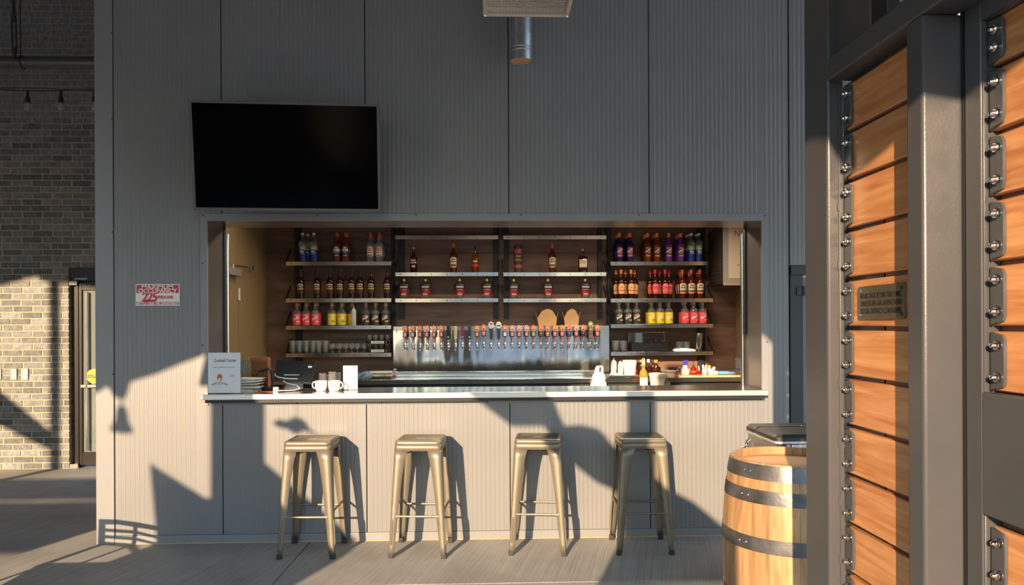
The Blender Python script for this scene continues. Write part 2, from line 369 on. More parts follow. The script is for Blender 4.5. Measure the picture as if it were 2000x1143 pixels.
# ------------------------------------------------------------------ brick wall, far left
BRY = 2.83; cz_ = .0677; cx_ = .2125
wk = struct('wall_brick'); wk.name = 'wall_rear'
DX = at(135, 700, y=BRY).x; DZ = at(150, 522, y=BRY).z
MB().box(-9, DX, BRY+.0, BRY+.25, 0, ZT).box(DX, -2.7, BRY+.0, BRY+.25, DZ, ZT).build('mortar_bed', M_MORTAR, wk, smooth=0)
bm_ = MB().box(-.0985, .0985, -.0055, .012, -.0285, .0285); b0 = bm_.build('brick', M_BRICK, wk, smooth=0, bevel=.002, seg=1)
cells = []; r_ = 0; z = .034
while z < ZT-.02:
    off = (.5*cx_ if r_ % 2 else 0)+.012*math.sin(r_*2.1); x = -6.6+off
    while x < -3.9:
        lim = -3.9
        if z < DZ:
            lim = DX
        if x+.0985 <= lim: cells.append((x, z, 1))
        elif x-.0985 < lim-.03: cells.append(((x-.0985+lim)/2, z, (lim-x+.0985)/.197))
        x += cx_
    z += cz_; r_ += 1
vis = sorted(cells, key=lambda c: (c[0] < -5.33 or c[1] > 3.78 or c[0] > -4.16, -c[1] < -3.3, c[1]))
first = True; stuff = MB()
for k, (x, z, sx) in enumerate(vis):
    dy = random.uniform(-.003, .002)
    if k < 300:
        o = b0 if first else b0.copy()
        if not first: COL.objects.link(o)
        first = False; o.location = (x, BRY+dy, z); o.scale = (sx, 1, 1)
    else: stuff.box(x-.0985*sx, x+.0985*sx, BRY-.007+dy, BRY+.012, z-.0285, z+.0285)
tag(stuff.build('bricks', M_BRICK, wk, smooth=0), kind='stuff')
# brick returns of the doorway and the automatic glass door
d1 = struct('door_1')
rb = MB().box(-.008, .008, -.05, .05, -.0285, .0285); r0 = rb.build('brick', M_BRICK, d1, smooth=0); zz = .034; first = True
while zz < DZ-.03:
    o = r0 if first else r0.copy()
    if not first: COL.objects.link(o)
    first = False; o.location = (DX+.0, BRY+.075, zz); zz += cz_
X_ = lambda px, y=BRY+.12: at(px, 700, y=y).x
MB().box(DX-.02, DX+.001, BRY+.006, BRY+.25, 0, DZ).build('reveal', M_MORTAR, d1)
for p0, p1, yy in ((146, 150.5, .08), (152, 157, .05), (158.5, 163, .02)):
    MB().box(X_(p0), X_(p1), BRY+yy, BRY+.18, 0, DZ-.01).build('door_jamb', pbr('bronze_frame', (.03, .027, .024), .3, .5), d1, bevel=.003)
M_BRZ = bpy.data.materials['bronze_frame']
MB().box(X_(151), X_(240), BRY+.0, BRY+.2, at(170, 549, y=BRY).z, DZ).build('door_header', M_BRZ, d1, bevel=.004)
lz0, lz1 = .03, at(170, 552, y=BRY).z
lf = MB(); lf.box(X_(163), X_(169), BRY+.03, BRY+.08, lz0, lz1).box(X_(230), X_(240), BRY+.03, BRY+.08, lz0, lz1).box(X_(169), X_(230), BRY+.03, BRY+.08, lz0, lz0+.14).box(X_(169), X_(230), BRY+.03, BRY+.08, lz1-.08, lz1)
lf.build('leaf_frame', M_BRZ, d1, bevel=.003)
MB().box(X_(169), X_(230), BRY+.05, BRY+.058, lz0+.14, lz1-.08).build('glass_pane', glass('door_glass', (.55, .62, .58), .02, .75), d1)
MB().box(X_(178.5), X_(182), BRY+.0, BRY+.03, lz0+.16, lz1-.1).build('pull_bar', M_STEEL, d1, bevel=.004)
MB().box(X_(169), X_(230), BRY-.0, BRY+.03, at(180, 757, y=BRY).z, at(180, 752, y=BRY).z).build('push_bar', pbr('tan_bar', (.4, .3, .22), .4), d1)
for zc in (.03, lz1): MB().box(X_(145), X_(163), BRY+.0, BRY+.05, zc-.03, zc+.02).build('pivot_bracket', M_STEEL, d1, bevel=.003)
text('STANLEY', .030, M_PAPER, d1, X_(171), BRY-.002, at(171, 545, y=BRY).z, bold=.0006, sx=1.1)
stx, stz = at(184, 735, y=BRY+.0).x, at(184, 735, y=BRY).z
MB().cyl((stx, BRY-.006, stz), (stx, BRY-.002, stz), .078, n=32).build('caution_sticker', M_YELLOW, d1)
text('AUTOMATIC', .022, M_BLKT, d1, stx, BRY-.007, stz+.034); MB().box(stx-.076, stx+.076, BRY-.0075, BRY-.006, stz-.018, stz+.018).build('sticker_band', M_BLKT, d1)
text('CAUTION', .032, M_YELLOW, d1, stx, BRY-.0085, stz, bold=.0006); text('DOOR', .022, M_BLKT, d1, stx, BRY-.007, stz-.036)
MB().box(-7, -2.7, 4.6, 4.8, 0, 3).build('door_backdrop', M_DARKM, d1)  # dark backdrop added behind the glass to keep bright sky out
# pavilion roof
ro = struct('ceiling_roof'); ro.name = 'ceiling'
MB().box(-9, 6.5, -6.2, 3.1, ZT, ZT+.15).build('roof_deck', pbr('brown_roof_boards', (.26, .25, .24), .7, var=.1, stretch=(1, 8, 1)), ro)

# ------------------------------------------------------------------ unseen shade casters behind the camera: header, lamp and shapes cut to the shadows
DS = 6.0
def sh(px, py, y=0., D=DS):                              # where the sun ray to a lit/shaded spot passes the y=-D plane
    p = at(px, py, y=y); t = (y+D)/SUND.y; q = p-SUND*t
    return (q.x, q.z)
hd = struct('wall_sunside'); hd.name = 'wall_south'
low = [sh(*p, y=BRY) for p in ((-500, 560), (0, 556), (70, 538), (80, 548), (128, 552))]+[(-6.4, 4.3), (-5.6, 3.2)]
low += [sh(*p) for p in ((150, 770), (189, 762), (203, 752), (213, 758), (222, 774), (240, 774), (250, 742), (300, 727), (350, 706), (400, 688), (404, 690))]+[sh(*p) for p in ((408, 757, .1), (470, 757, .13), (477, 734, .13), (512, 734, .13), (518, 757, .15), (613, 757, .2), (617, 700, .2))]+[sh(*p) for p in ((700, 668), (1000, 640), (1130, 560), (1290, 515), (1390, 590), (1470, 645), (1487, 652), (1515, 678), (1545, 728))]
low += [(.42, 2.80), (.8, 3.0), (6.5, 3.0)]
low = [(x, min(z, ZT-.05)) for x, z in low]
MB().prism([(-14, ZT)]+[(-14, low[0][1])]+low+[(6.5, ZT)], -DS-.06, -DS).build('header_panel', M_FRAME, hd, smooth=0)  # lower edge shaped along sun rays to draw the shade line
po = struct('shade_caster_1')
P = lambda pts, D=DS, y=0.: [sh(a, b, y, D) for a, b in pts]
gx0, gx1 = sh(311, 1062)[0], sh(720, 1075)[0]
MB().prism(P([(416, 640), (416, 975), (407, 977), (297, 908)])+[(sh(311, 1062)[0], sh(311, 1062)[1]), (sh(311, 1062)[0]+.03, .0), (gx1, .0)]+P([(720, 1075), (620, 990), (513, 900), (513, 640)]), -DS-.05, -DS+.05).build('shade_cutout_left', M_FRAME, po, smooth=0)  # unseen shape added here, outlined to cast the left wall shadow
p2 = struct('shade_caster_2')
MB().prism(P([(780, 600), (800, 672), (936, 785), (995, 830), (1062, 830), (1075, 848), (1100, 888), (1121, 908), (1160, 939), (1221, 967), (1221, 1045)])+[(sh(1221, 1045)[0], 0), (sh(1440, 1045)[0], 0)]
    + P([(1440, 1045), (1415, 1031), (1359, 984), (1317, 962), (1278, 930), (1278, 560), (1230, 560), (1230, 890), (1197, 872), (1172, 841), (1138, 833), (1107, 836), (1096, 824), (1085, 799), (1079, 782), (1065, 750), (1000, 700), (960, 600)]), -DS-.05, -DS+.05).build('shade_cutout_middle', M_FRAME, p2, smooth=0)  # unseen shape cut along sun rays to cast the middle shadow
lp = thing('pendant_lamp', 'small dark bell shaded pendant lamp hung behind the camera', 'lamp', (0, 0, 0))
ax, az = sh(238, 800); 
sh_ = MB(); sh_.lathe([(.004, .02), (.03, 0), (.035, -.02), (.045, -.09), (.078, -.16)], 24, (ax, -DS, az+.01)); sh_.build('shade', M_DARKM, lp, solid=.002)
MB().cyl((ax, -DS, az), (ax, -DS, ZT), .008).build('cord', M_BLACK, lp)
MB().lathe([(0, .03), (.022, .015), (.026, 0), (.012, -.03), (0, -.035)], 12, (ax, -DS, az-.06)).build('bulb', M_WHITE, lp)
bx = thing('hung_shade_cutout', 'small unseen cut-out hung behind the camera to cast shade', 'sign')  # added cut-out, outlined to cast a small blob of shade
MB().prism(P([(533, 828), (547, 820), (560, 824), (580, 815), (595, 822), (605, 838), (622, 847), (590, 841), (577, 848), (560, 838), (545, 835)], 5.6), -5.62, -5.58).build('board', M_DARKM, bx, smooth=0)
qx, qz = sh(580, 816, D=5.6); MB().cyl((qx, -5.6, qz-.02), (qx, -5.6, ZT), .003).build('cord', M_BLACK, bx)
ws_ = struct('fill_blocker_west'); MB().box(-9.0, -8.8, -6.0, 3.1, 0, ZT).build('fill_blocker', pbr('dark_blocker', (.12, .12, .125), .7), ws_)  # added unseen wall that cuts sky fill from the left
rb_ = struct('shade_caster_4')
MB().box(-8.75, -5.2, -DS-.03, -DS+.03, 1.62, 2.02).box(-8.75, -5.0, -DS-.03, -DS+.03, 2.06, 2.30).build('shade_boards', M_FRAME, rb_, smooth=0)  # unseen boards added to shade the floor at the left
bp_ = struct('shade_caster_3')                                  # post and brace added unseen so that their shade falls on the bricks
x0_, x1_ = sh(100, 700, BRY)[0], sh(116, 700, BRY)[0]
MB().box(x0_, x1_, -DS-.05, -DS+.05, 0, 4.6).build('shade_post', M_FRAME, bp_)
MB().prism(P([(-160, 660), (0, 763), (112, 852), (118, 888), (0, 832), (-160, 740)], y=BRY), -DS-.03, -DS+.03).build('shade_bar', M_FRAME, bp_, smooth=0)
for k, (x0, x1, y0, h, colr, lb) in enumerate(((-40, -17, -48, 7.5, (.42, .40, .37), 'pale unseen block added for reflections far behind the viewer, left'), (-15, -6, -44, 6, (.22, .16, .12), 'brown unseen block added for reflections far behind the viewer'), (-4, 5, -52, 8.2, (.50, .52, .52), 'light grey unseen block added for reflections far behind the viewer, middle'), (6, 10, -40, 4.5, (.10, .14, .08), 'dark green unseen block added for reflections far behind the viewer'), (12, 34, -50, 7.8, (.36, .40, .36), 'grey green unseen block added for reflections far behind the viewer, right'))):
    t = thing('reflection_block', lb, 'backdrop', ((x0+x1)/2, y0, 0)); hw = (x1-x0)/2  # added far blocks that darken reflections in the steel tap wall
    MB().box(-hw, hw, -4, 4, -.02, h).build('wall', pbr('far_wall_%s' % 'abcde'[k], colr, .8), t)
    MB().box(-hw-.2, hw+.2, -4.2, 4.2, h, h+.3).build('roof', M_DARKM, t)
    for q in range(int(2*hw//3)): MB().box(-hw+.8+q*3, -hw+2.2+q*3, 3.99, 4.04, 1, 2.6).build('window', M_SCREEN, t)
# slotted patio chair just out of frame on the left; its shade falls at the foot of the wall
D2 = 1.2; ch = thing('patio_chair', 'low dark patio chair with a slotted back, left of the frame', 'chair')
Q = lambda a, b: sh(a, b, D=D2)
bb = [(195, 1016), (230, 1016), (265, 1021), (312, 1030), (312, 1038), (265, 1030), (205, 1024)]
cb = MB(); cb.prism([Q(*p) for p in ((195, 1015), (230, 1016), (268, 1021), (312, 1029), (312, 1037), (268, 1030), (230, 1024), (195, 1024))], -D2-.012, -D2+.012)
for k in (0, 1, 2):
    y0 = 1033+k*13
    cb.prism([Q(*p) for p in ((205, y0), (264, y0+4), (312, y0+16), (312, y0+20), (264, y0+9), (205, y0+5))], -D2-.012, -D2+.012)
cb.prism([Q(*p) for p in ((195, 1016), (206, 1016), (204, 1100), (192, 1100))], -D2-.012, -D2+.012)
cb.prism([Q(*p) for p in ((262, 1022), (268, 1022), (265, 1100), (258, 1100))], -D2-.012, -D2+.012)
cb.prism([Q(*p) for p in ((309, 1030), (316, 1030), (316, 1100), (309, 1100))], -D2-.012, -D2+.012)
cb.build('slotted_back', M_DARKM, ch, smooth=0)
xa, xb = Q(195, 1090)[0], Q(314, 1090)[0]
MB().box(xa, xb, -D2-.40, -D2, .20, .225).build('seat', M_DARKM, ch, bevel=.005)
for x in (xa+.02, xb-.02):
    for y in (-D2-.38, -D2-.02): MB().cyl((x, y, 0), (x, y, .21), .014).build('leg', M_DARKM, ch)
# ------------------------------------------------------------------ gate on the right: steel frame with bolted planks
X1, XP = 1.10, 1.160
ya0, ya1 = at(1571, 400, x=X1).y, at(1616, 400, x=X1).y           # left post
yc0, yc1 = at(1770, 400, x=X1).y, at(1803, 400, x=X1).y           # centre post
zr0 = at(1612, 161, x=X1).z; zr1 = at(1612, 117, x=X1).z
gt = thing('plank_gate', 'tall charcoal steel frame gate with orange bolted planks, right of the bar', 'gate', (X1, (ya0+yc1)/2, 0))
def G(mb, name, mat, **k):                                        # part of the gate, built at world place
    o = mb.build(name, mat, gt, **k); o.location = (-X1, -(ya0+yc1)/2, 0); return o
G(MB().box(X1, X1+.048, ya1, ya0, 0, 4.4), 'post', M_FRAME, bevel=.009, seg=3)
G(MB().box(X1, X1+.105, yc1, yc0, 0, zr0), 'post', M_FRAME, bevel=.009, seg=3)
G(MB().box(X1, X1+.10, -3.62, ya1, zr0, zr1), 'top_rail', M_FRAME, bevel=.006)
ytp = at(1700, 60, x=X1+.03).y
G(MB().box(X1+.03, X1+.05, ytp, ya1, zr1, 4.2), 'transom_plate', M_FRAME, bevel=.003)
G(MB().box(X1+.03, X1+.07, ytp-.09, ytp-.003, zr1, 4.2), 'gap_strip', M_BLACK, bevel=.003)  # black strip put in for the dark gap past the plate
G(MB().box(X1+.036, X1+.050, ya1-.006, ya1, .02, zr0), 'angle_strip', M_FRAME, bevel=.002)
zb = [at(1661, p, x=XP).z for p in (441.5, 540.1, 637.2, 734.5, 827.5, 921.5)]
pit = (zb[0]-zb[-1])/5; PK = []
k0 = zb[2]
nut = MB(); nut.lathe([(0, .022), (.005, .020), (.0075, .014), (.0075, .009), (.011, .009), (.011, 0)], 10)
nut.lathe([(.0145, .003), (.0145, 0)], 12); nut_me = None
rotx = Matrix.Rotation(R(-90), 4, 'Y')
def bolt(x, y, z, parent, off):
    global nut_me
    if nut_me is None: nut_me = nut.build('bolt', M_CHROME, parent); o = nut_me
    else: o = nut_me.copy(); COL.objects.link(o)
    o.parent = parent; o.location = (x-off[0], y-off[1], z-off[2]); o.rotation_euler = (0, R(-90), 0); return o
goff = (X1, (ya0+yc1)/2, 0)
GAP = .013
z = k0-9*pit
plank0 = None
while z < zr0:
    zt = min(z+pit-GAP, zr0+.02); zb_ = max(z, .01)
    if zt > zb_+.03:
        yl = yc1+.01
        G(MB().box(XP, XP+.02, yl, ya1-.012, zb_, zt), 'plank', M_CHERRY, bevel=.0035)
        t0, t1 = zb_+.012, min(zt-.008, zr0-.004); yt0, yt1 = ya1-.003, at(1663, 500, x=XP-.009).y
        tp = [(yt0, t0-.018), (yt0, t1+.006), (yt1+.008, t1), (yt1, t1-.010), (yt1, t0+.012), (yt1+.006, t0), (yt0-.016, t0-.006)]
        G(MB().prism(tp, XP-.009, XP-.001, 'x'), 'bracket_tab', M_FRAME, bevel=.0015, seg=1)
        for zz in ((t0+.022), (t1-.024)):
            bolt(XP-.008, (yt0+yt1)/2-.004, zz, gt, goff)
    z += pit
G(MB().box(XP+.02, XP+.06, yc1+.02, ya1-.19, 0, zr0), 'backing_board', wood('brown_backing', (.2, .1, .07), (.3, .17, .12)), bevel=.002)
for zz in [x*.19 for x in range(1, 12)]:                            # weld beads
    G(MB().tube([(X1+.034, ya1-.002, zz), (X1+.034, ya1-.002, zz+.028)], .003, 6), 'weld_bead', M_FRAME)
G(MB().box(XP+.02, XP+.05, ya1-.20, ya1+.05, 0, zr0), 'rear_frame', M_FRAME)
# second leaf
X2, XP2 = 1.20, 1.226
y20, y21 = at(1885, 400, x=X2).y, at(1916, 400, x=X2).y
yp2 = y21; YE = -4.25
g2 = thing('plank_gate_leaf', 'wide charcoal gate leaf with orange planks at the right edge, nearest the viewer', 'gate', (X2, (y20+YE)/2, 0))
def H(mb, name, mat, **k):
    o = mb.build(name, mat, g2, **k); o.location = (-X2, -(y20+YE)/2, 0); return o
zt2 = at(1916, 40, x=X2).z; zm1 = at(1916, 766, x=X2).z; zm0 = at(1916, 1004, x=X2).z
H(MB().box(X2, X2+.05, y21, y20, 0, 4.4), 'stile', M_FRAME, bevel=.003)
H(MB().box(X1+.1, X2+.045, y20+.004, yc1+.004, 0, zt2+.1), 'gap_blocker', M_BLACK)  # black strip added to block sky and keep the gap dark
H(MB().box(X2, X2+.05, YE, y21, zm0, zm1), 'middle_panel', M_FRAME, bevel=.003)
H(MB().box(X2, X2+.05, YE, y21, zt2, zt2+.16), 'top_rail', M_FRAME, bevel=.003)
H(MB().box(X2+.052, X2+.072, YE, y20, .02, zt2), 'backing_board', bpy.data.materials['brown_backing'])
H(MB().box(X2+.004, X2+.014, y21-.004, y21, zm1, zt2), 'angle_strip', M_FRAME, bevel=.002)
H(MB().box(X2+.004, X2+.014, y21-.004, y21, 0, zm0), 'angle_strip', M_FRAME, bevel=.002)
gaps = [at(1952, p, x=XP2).z for p in (385, 513, 642)]
p2_ = (gaps[0]-gaps[2])/2
o2 = (X2, (y20+YE)/2, 0)
k = -9
while True:
    a = gaps[2]+k*p2_+GAP/2; b = a+p2_-GAP; k += 1
    if a > zt2: break
    for lo, hi in ((0.01, zm0), (zm1, zt2)):
        aa, bb_ = max(a, lo), min(b, hi)
        if bb_-aa < .03: continue
        H(MB().box(XP2, XP2+.02, YE, yp2-.001, aa, bb_), 'plank', M_CHERRY, bevel=.0035)
        ty0, ty1 = y21-.005, at(1960, 500, x=XP2-.009).y; t0, t1 = aa+.010, bb_-.008
        H(MB().prism([(ty0, t0-.012), (ty0, t1+.006), (ty1+.008, t1), (ty1, t1-.012), (ty1, t0+.012), (ty1+.006, t0), (ty0-.014, t0-.004)], XP2-.009, XP2-.001, 'x'), 'bracket_tab', M_FRAME, bevel=.0015, seg=1)
        if t1-t0 > .09:
            for zz in (t0+.024, t1-.026): bolt(XP2-.008, (ty0+ty1)/2-.004, zz, g2, o2)
# engraved plaque screwed on a plank
pa, pb = at(1677, 563, x=XP-.004), at(1768, 549, x=XP-.004); pc_, pd = at(1678, 625, x=XP-.004), at(1768, 622, x=XP-.004)
pz1 = (pa.z+pb.z)/2; pz0 = (pc_.z+pd.z)/2
pl = thing('engraved_plaque', 'small brushed metal plaque with engraved capital lettering screwed on a gate plank', 'plaque', (XP-.004, (pa.y+pb.y)/2, pz0))
wy = pa.y-pb.y; hz_ = pz1-pz0
M_PLQ = pbr('brushed_bronze_plate', (.30, .27, .20), .34, .85, var=.05, vscale=20)
rr = [(p[0], p[1]) for p in rsq(wy/2, .008, 0, hy=hz_/2, cy=hz_/2)]
MB().prism(rr, -.002, .003, 'x').build('plate', M_PLQ, pl)
for ys in (-1, 1):
    for z_ in (.014, hz_-.014):
        s_ = MB(); s_.lathe([(0, .003), (.004, .0025), (.006, 0)], 10, T=Matrix.Translation((-.002, ys*(wy/2-.014), z_)) @ rotx); s_.build('screw', M_STEEL if ys > 0 else M_BLACK, pl)
for s, fz in (('NO ALCOHOL BEYOND THIS POINT,', .70), ('UNLESS IN AN APPROVED', .47), ('SOCIAL DISTRICT CONTAINER', .24)):
    me = text_mesh(s, .0215, bold=.0004, ext=.0003); me.materials.append(M_BLKT)
    wmax = max(v.co.x for v in me.vertices)*2; k = min(1, wy*.88/wmax)
    for v in me.vertices: a, b, c = v.co; v.co = (-.0025-c, -a*k, hz_*fz+b)
    put('lettering', me, pl)

# ------------------------------------------------------------------ bar counter
ct = thing('bar_counter', 'long stainless steel bar counter top in the wall opening', 'counter', (0, 0, 1.06))
MB().box(-1.966, 1.986, -.097, .38, -.038, 0).build('counter_top', M_COUNTER, ct, bevel=.003, seg=2)
MB().box(-1.992, 2.004, -.101, -.012, -.040, -.0003).build('front_edge', pbr('brushed_edge_steel', (.72, .69, .64), .42, 1, bump=.02, bscale=40), ct, bevel=.004, seg=3)
MB().box(-1.965, 1.985, -.085, .38, -.062, -.0402).build('substrate', M_BLACK, ct)

# ------------------------------------------------------------------ television
tvc = at(560, 307, y=-.33)
tv = thing('wall_television', 'large flat black television tilted down above the bar opening', 'television', tvc)
tv.rotation_euler = (R(7), 0, R(3.2))
W2, H2 = .615, .357
MB().box(-W2, W2, 0, .045, -H2, H2).build('casing', M_BLACK, tv, bevel=.006)
fr = MB(); b_ = .018
fr.box(-W2, W2, -.008, .002, H2-b_, H2).box(-W2, W2, -.008, .002, -H2, -H2+b_*1.15).box(-W2, -W2+b_, -.008, .002, -H2+b_, H2-b_).box(W2-b_, W2, -.008, .002, -H2+b_, H2-b_)
fr.build('bezel', M_TVBEZ, tv, bevel=.0015)
MB().box(-W2+b_, W2-b_, -.004, -.001, -H2+b_, H2-b_).build('screen', M_SCREEN, tv)
MB().box(W2-.14, W2-.075, -.006, .02, -H2-.008, -H2).build('sensor_tab', M_TVBEZ, tv, bevel=.002)
MB().box(-.2, .2, .045, .10, -.2, .2).box(-.05, .05, .10, .30, -.08, .08).build('wall_mount', M_BLACK, tv)

# ------------------------------------------------------------------ occupancy sign
sa, sb_ = at(265, 555, y=-.006), at(351, 597, y=-.006)
sg = thing('occupancy_sign', 'red and white maximum occupancy sign screwed to the left of the bar wall', 'sign', ((sa.x+sb_.x)/2, -.004, (sa.z+sb_.z)/2))
sw, shh = (sb_.x-sa.x)/2, (sa.z-sb_.z)/2
MB().box(-sw, sw, -.004, .0, -shh, shh).build('board', pbr('sign_white', (.80, .80, .80), .35), sg)
i_ = .006
MB().box(-sw+i_, sw-i_, -.005, -.004, shh*.16, shh-i_).build('red_field', M_RED, sg)
MB().box(-sw+i_, sw-i_, -.005, -.004, -shh+i_, -shh*.64).build('red_field', M_RED, sg)
M_WT = pbr('white_print', (.82, .82, .80), .5)
def fit(s, width, hgt, mat, par, x, y, z, **k):
    me = text_mesh(s, hgt, **k); w0 = max(v.co.x for v in me.vertices)-min(v.co.x for v in me.vertices); me.materials.append(mat)
    q = width/w0
    for v in me.vertices: a, b, c = v.co; v.co = (x+a*q, y-c, z+b)
    return put('lettering', me, par)
fit('MAXIMUM', sw*1.42, .044, M_WT, sg, 0, -.0055, shh*.72, bold=.0008)
fit('OCCUPANCY', sw*1.76, .044, M_WT, sg, 0, -.0055, shh*.34, bold=.0008)
fit('225', sw*.74, .092, M_RED, sg, -sw*.37, -.0052, -shh*.24, bold=.003, shear=.15, spacing=.85)
fit('PERSONS', sw*.72, .030, M_RED, sg, sw*.35, -.0052, -shh*.24, bold=.001)
fit('BATTLE CREEK FIRE DEPARTMENT', sw*1.86, .026, M_WT, sg, 0, -.0055, -shh*.80, bold=.0006)

# ------------------------------------------------------------------ four metal stools
st = thing('bar_stool', 'x', 'bar stool', (0, 0, 0), group='metal bar stools along the bar')
HB, ZS = .192, .768
lo = []
for hh, zz, rad in ((.150, .738, .03), (.155, .742, .032), (.156, .752, .032), (.154, .761, .030), (.149, .7665, .028), (.142, ZS, .026), (.136, ZS, .024), (.133, ZS-.004, .022)): lo.append(rsq(hh, rad, zz, 6))
MB().loft(lo, cap0=False).build('seat', M_STOOL, st, smooth=60)
MB().prism([(p[0], p[1]) for p in rsq(.034, .0085, 0, 6, hy=.0088)], ZS-.0045, ZS-.0036, 'z').build('handle_slot', M_BLACK, st)
MB().prism([(p[0], p[1]) for p in rsq(.037, .0115, 0, 6, hy=.0118)], ZS-.0045, ZS-.0030, 'z').build('slot_rim', M_STOOL, st)
sk = []
for hh, zz in ((.1535, .742), (.1545, .724), (.1565, .700)): sk.append(rsq(hh, .026, zz, 6))
MB().loft(sk, cap0=False, cap1=False).build('apron', M_STOOL, st, smooth=60, solid=.003)
def legmesh():
    mb = MB(); rows = []
    for k in range(13):
        t = k/12; zz = .018+(.706-.018)*t; cpos = HB-.004+(.1562-HB+.004)*t; wd = .034+.036*t+.022*t**6; rd = .010+.014*t
        row = [(-cpos+wd, -cpos, zz)]
        for a in range(6): q = R(270-18*a); row.append((-cpos+rd+rd*math.cos(q), -cpos+rd+rd*math.sin(q), zz))
        row.append((-cpos, -cpos+wd, zz)); rows.append(row)
    n = len(rows[0]); mb.add([p for r in rows for p in r], [(j*n+i, j*n+i+1, (j+1)*n+i+1, (j+1)*n+i) for j in range(12) for i in range(n-1)])
    return mb
for q in range(4):
    l = legmesh().build('leg', M_STOOL, st, smooth=60, solid=.004); l.rotation_euler = (0, 0, R(90*q))
    f = MB(); c0 = HB-.004-.012
    f.loft([rsq(.017, .006, 0, 3, cx=-c0, cy=-c0), rsq(.0175, .006, .022, 3, cx=-c0+.001, cy=-c0+.001), rsq(.0155, .006, .034, 3, cx=-c0+.002, cy=-c0+.002)]).build('foot', M_RUBBER, l)
    b = MB(); pp = []
    for zz, d in ((.085, .001), (.10, -.004), (.24, -.004), (.255, .001)):
        t = (zz-.018)/.688; cpos = HB-.004+(.1562-HB+.004)*t; pp.append((-cpos+.013, -cpos+d, zz))
    b.tube(pp, .0055, 8).build('stamped_rib', M_STOOL, l)
for sy, zz in ((-1, .272), (1, .272)):
    c_ = HB-.004+(.1562-HB+.004)*(zz-.018)/.688-.004
    m = MB(); m.tube([(-c_+.03, sy*c_, zz), (-c_+.06, sy*c_, zz), (c_-.06, sy*c_, zz), (c_-.03, sy*c_, zz)], [.0105, .0075, .0075, .0105], 8); m.build('stretcher', M_STOOL, st)
for sx in (-1, 1):
    zz = .305; c_ = HB-.004+(.1562-HB+.004)*(zz-.018)/.688-.004
    m = MB(); m.tube([(sx*c_, -c_+.03, zz), (sx*c_, -c_+.06, zz), (sx*c_, c_-.06, zz), (sx*c_, c_-.03, zz)], [.0105, .0075, .0075, .0105], 8); m.build('stretcher', M_STOOL, st)
x_ = MB(); x_.tube([(-.13, -.13, .668), (0, 0, .690), (.13, .13, .668)], .008, 6, flat=.5).tube([(-.13, .13, .668), (0, 0, .682), (.13, -.13, .668)], .008, 6, flat=.5); x_.build('cross_brace', M_STOOL, st)
lg = MB(); lg.box(.10, .135, -.128, -.124, .655, .685); lg.build('maker_tag', M_PAPER, st)
index()
for k, (x, y, a, lb) in enumerate([(-1.192, -.218, -1.5, 'bronze metal backless stool, leftmost of the four'), (-.452, -.235, -4.5, 'bronze metal backless stool, second from the left'),
                                   (.348, -.225, -6, 'bronze metal backless stool, third from the left'), (1.052, -.240, -1.5, 'bronze metal backless stool, nearest the barrel')]):
    if k == 0: st.location = (x, y, 0); st.rotation_euler = (0, 0, R(a)); st['label'] = lb
    else: dup(st, (x, y, 0), R(a), lb)

# ------------------------------------------------------------------ barrel
br = thing('oak_barrel', 'upright oak whiskey barrel with dark steel hoops beside the gate', 'barrel', (1.478, -1.74, 0))
HB_ = .89
def brad(z): t = (z-.445)/.445; return .322-.037*t*t-.004*t**4
NS = 28; a_ = 0; ws = [random.uniform(.7, 1.3) for _ in range(NS)]; tot = sum(ws)
for q in range(NS):
    a0 = a_; a_ += 2*math.pi*ws[q]/tot; a1 = a_-.003; n = 3; mb = MB(); vs = []; fs = []
    lv = [k/10*HB_ for k in range(11)]
    for z in lv:
        for i in range(n+1):
            a = a0+(a1-a0)*i/n; r = brad(z); vs.append((r*math.cos(a), r*math.sin(a), z))
    for z in lv:
        for i in range(n+1):
            a = a0+(a1-a0)*i/n; r = brad(z)-(.016 if z > .87 or z < .02 else .026); vs.append((r*math.cos(a), r*math.sin(a), z))
    m = n+1; N = 11*m
    for j in range(10):
        for i in range(n):
            fs.append((j*m+i, j*m+i+1, (j+1)*m+i+1, (j+1)*m+i)); fs.append((N+j*m+i+1, N+j*m+i, N+(j+1)*m+i, N+(j+1)*m+i+1))
        fs.append((j*m, (j+1)*m, N+(j+1)*m, N+j*m)); fs.append((j*m+n, N+j*m+n, N+(j+1)*m+n, (j+1)*m+n))
    for i in range(n):
        fs.append((10*m+i, 10*m+i+1, N+10*m+i+1, N+10*m+i)); fs.append((i+1, i, N+i, N+i+1))
    mb.add(vs, fs); mb.build('stave', M_OAK, br, smooth=30)
wd = .093
for k in range(6):                                              # head boards
    x0 = -.27+k*.09; x1 = x0+.0885; pts = []
    rr_ = .262
    for x in (x0, (x0+x1)/2, x1): pts.append((x, -math.sqrt(max(rr_**2-min(abs(x), rr_-.004)**2, 0))))
    pts += [(x, -y) for x, y in pts[::-1]]
    ang = Matrix.Rotation(R(78), 4, 'Z')
    MB().prism(pts, .835, .852, 'z', T=ang).build('head_board', M_OAKHEAD, br, bevel=.001, seg=1)
def hoop(z0, z1):
    pr = [(brad(z0+(z1-z0)*k/4)+.0035, z0+(z1-z0)*k/4) for k in range(5)]; pr = [(pr[0][0]-.004, z0)]+pr+[(pr[-1][0]-.004, z1)]
    h = MB().lathe(pr, 56).build('hoop', M_HOOP, br, smooth=40)
    a = R(203); zc = (z0+z1)/2
    for da in (0, .12):
        r = brad(zc)+.004; s = MB(); s.lathe([(0, .006), (.005, .005), (.008, 0)], 8, T=Matrix.Translation((r*math.cos(a+da), r*math.sin(a+da), zc)) @ Matrix.Rotation(a+da, 4, 'Z') @ Matrix.Rotation(R(90), 4, 'Y')); s.build('rivet', M_STEEL, h)
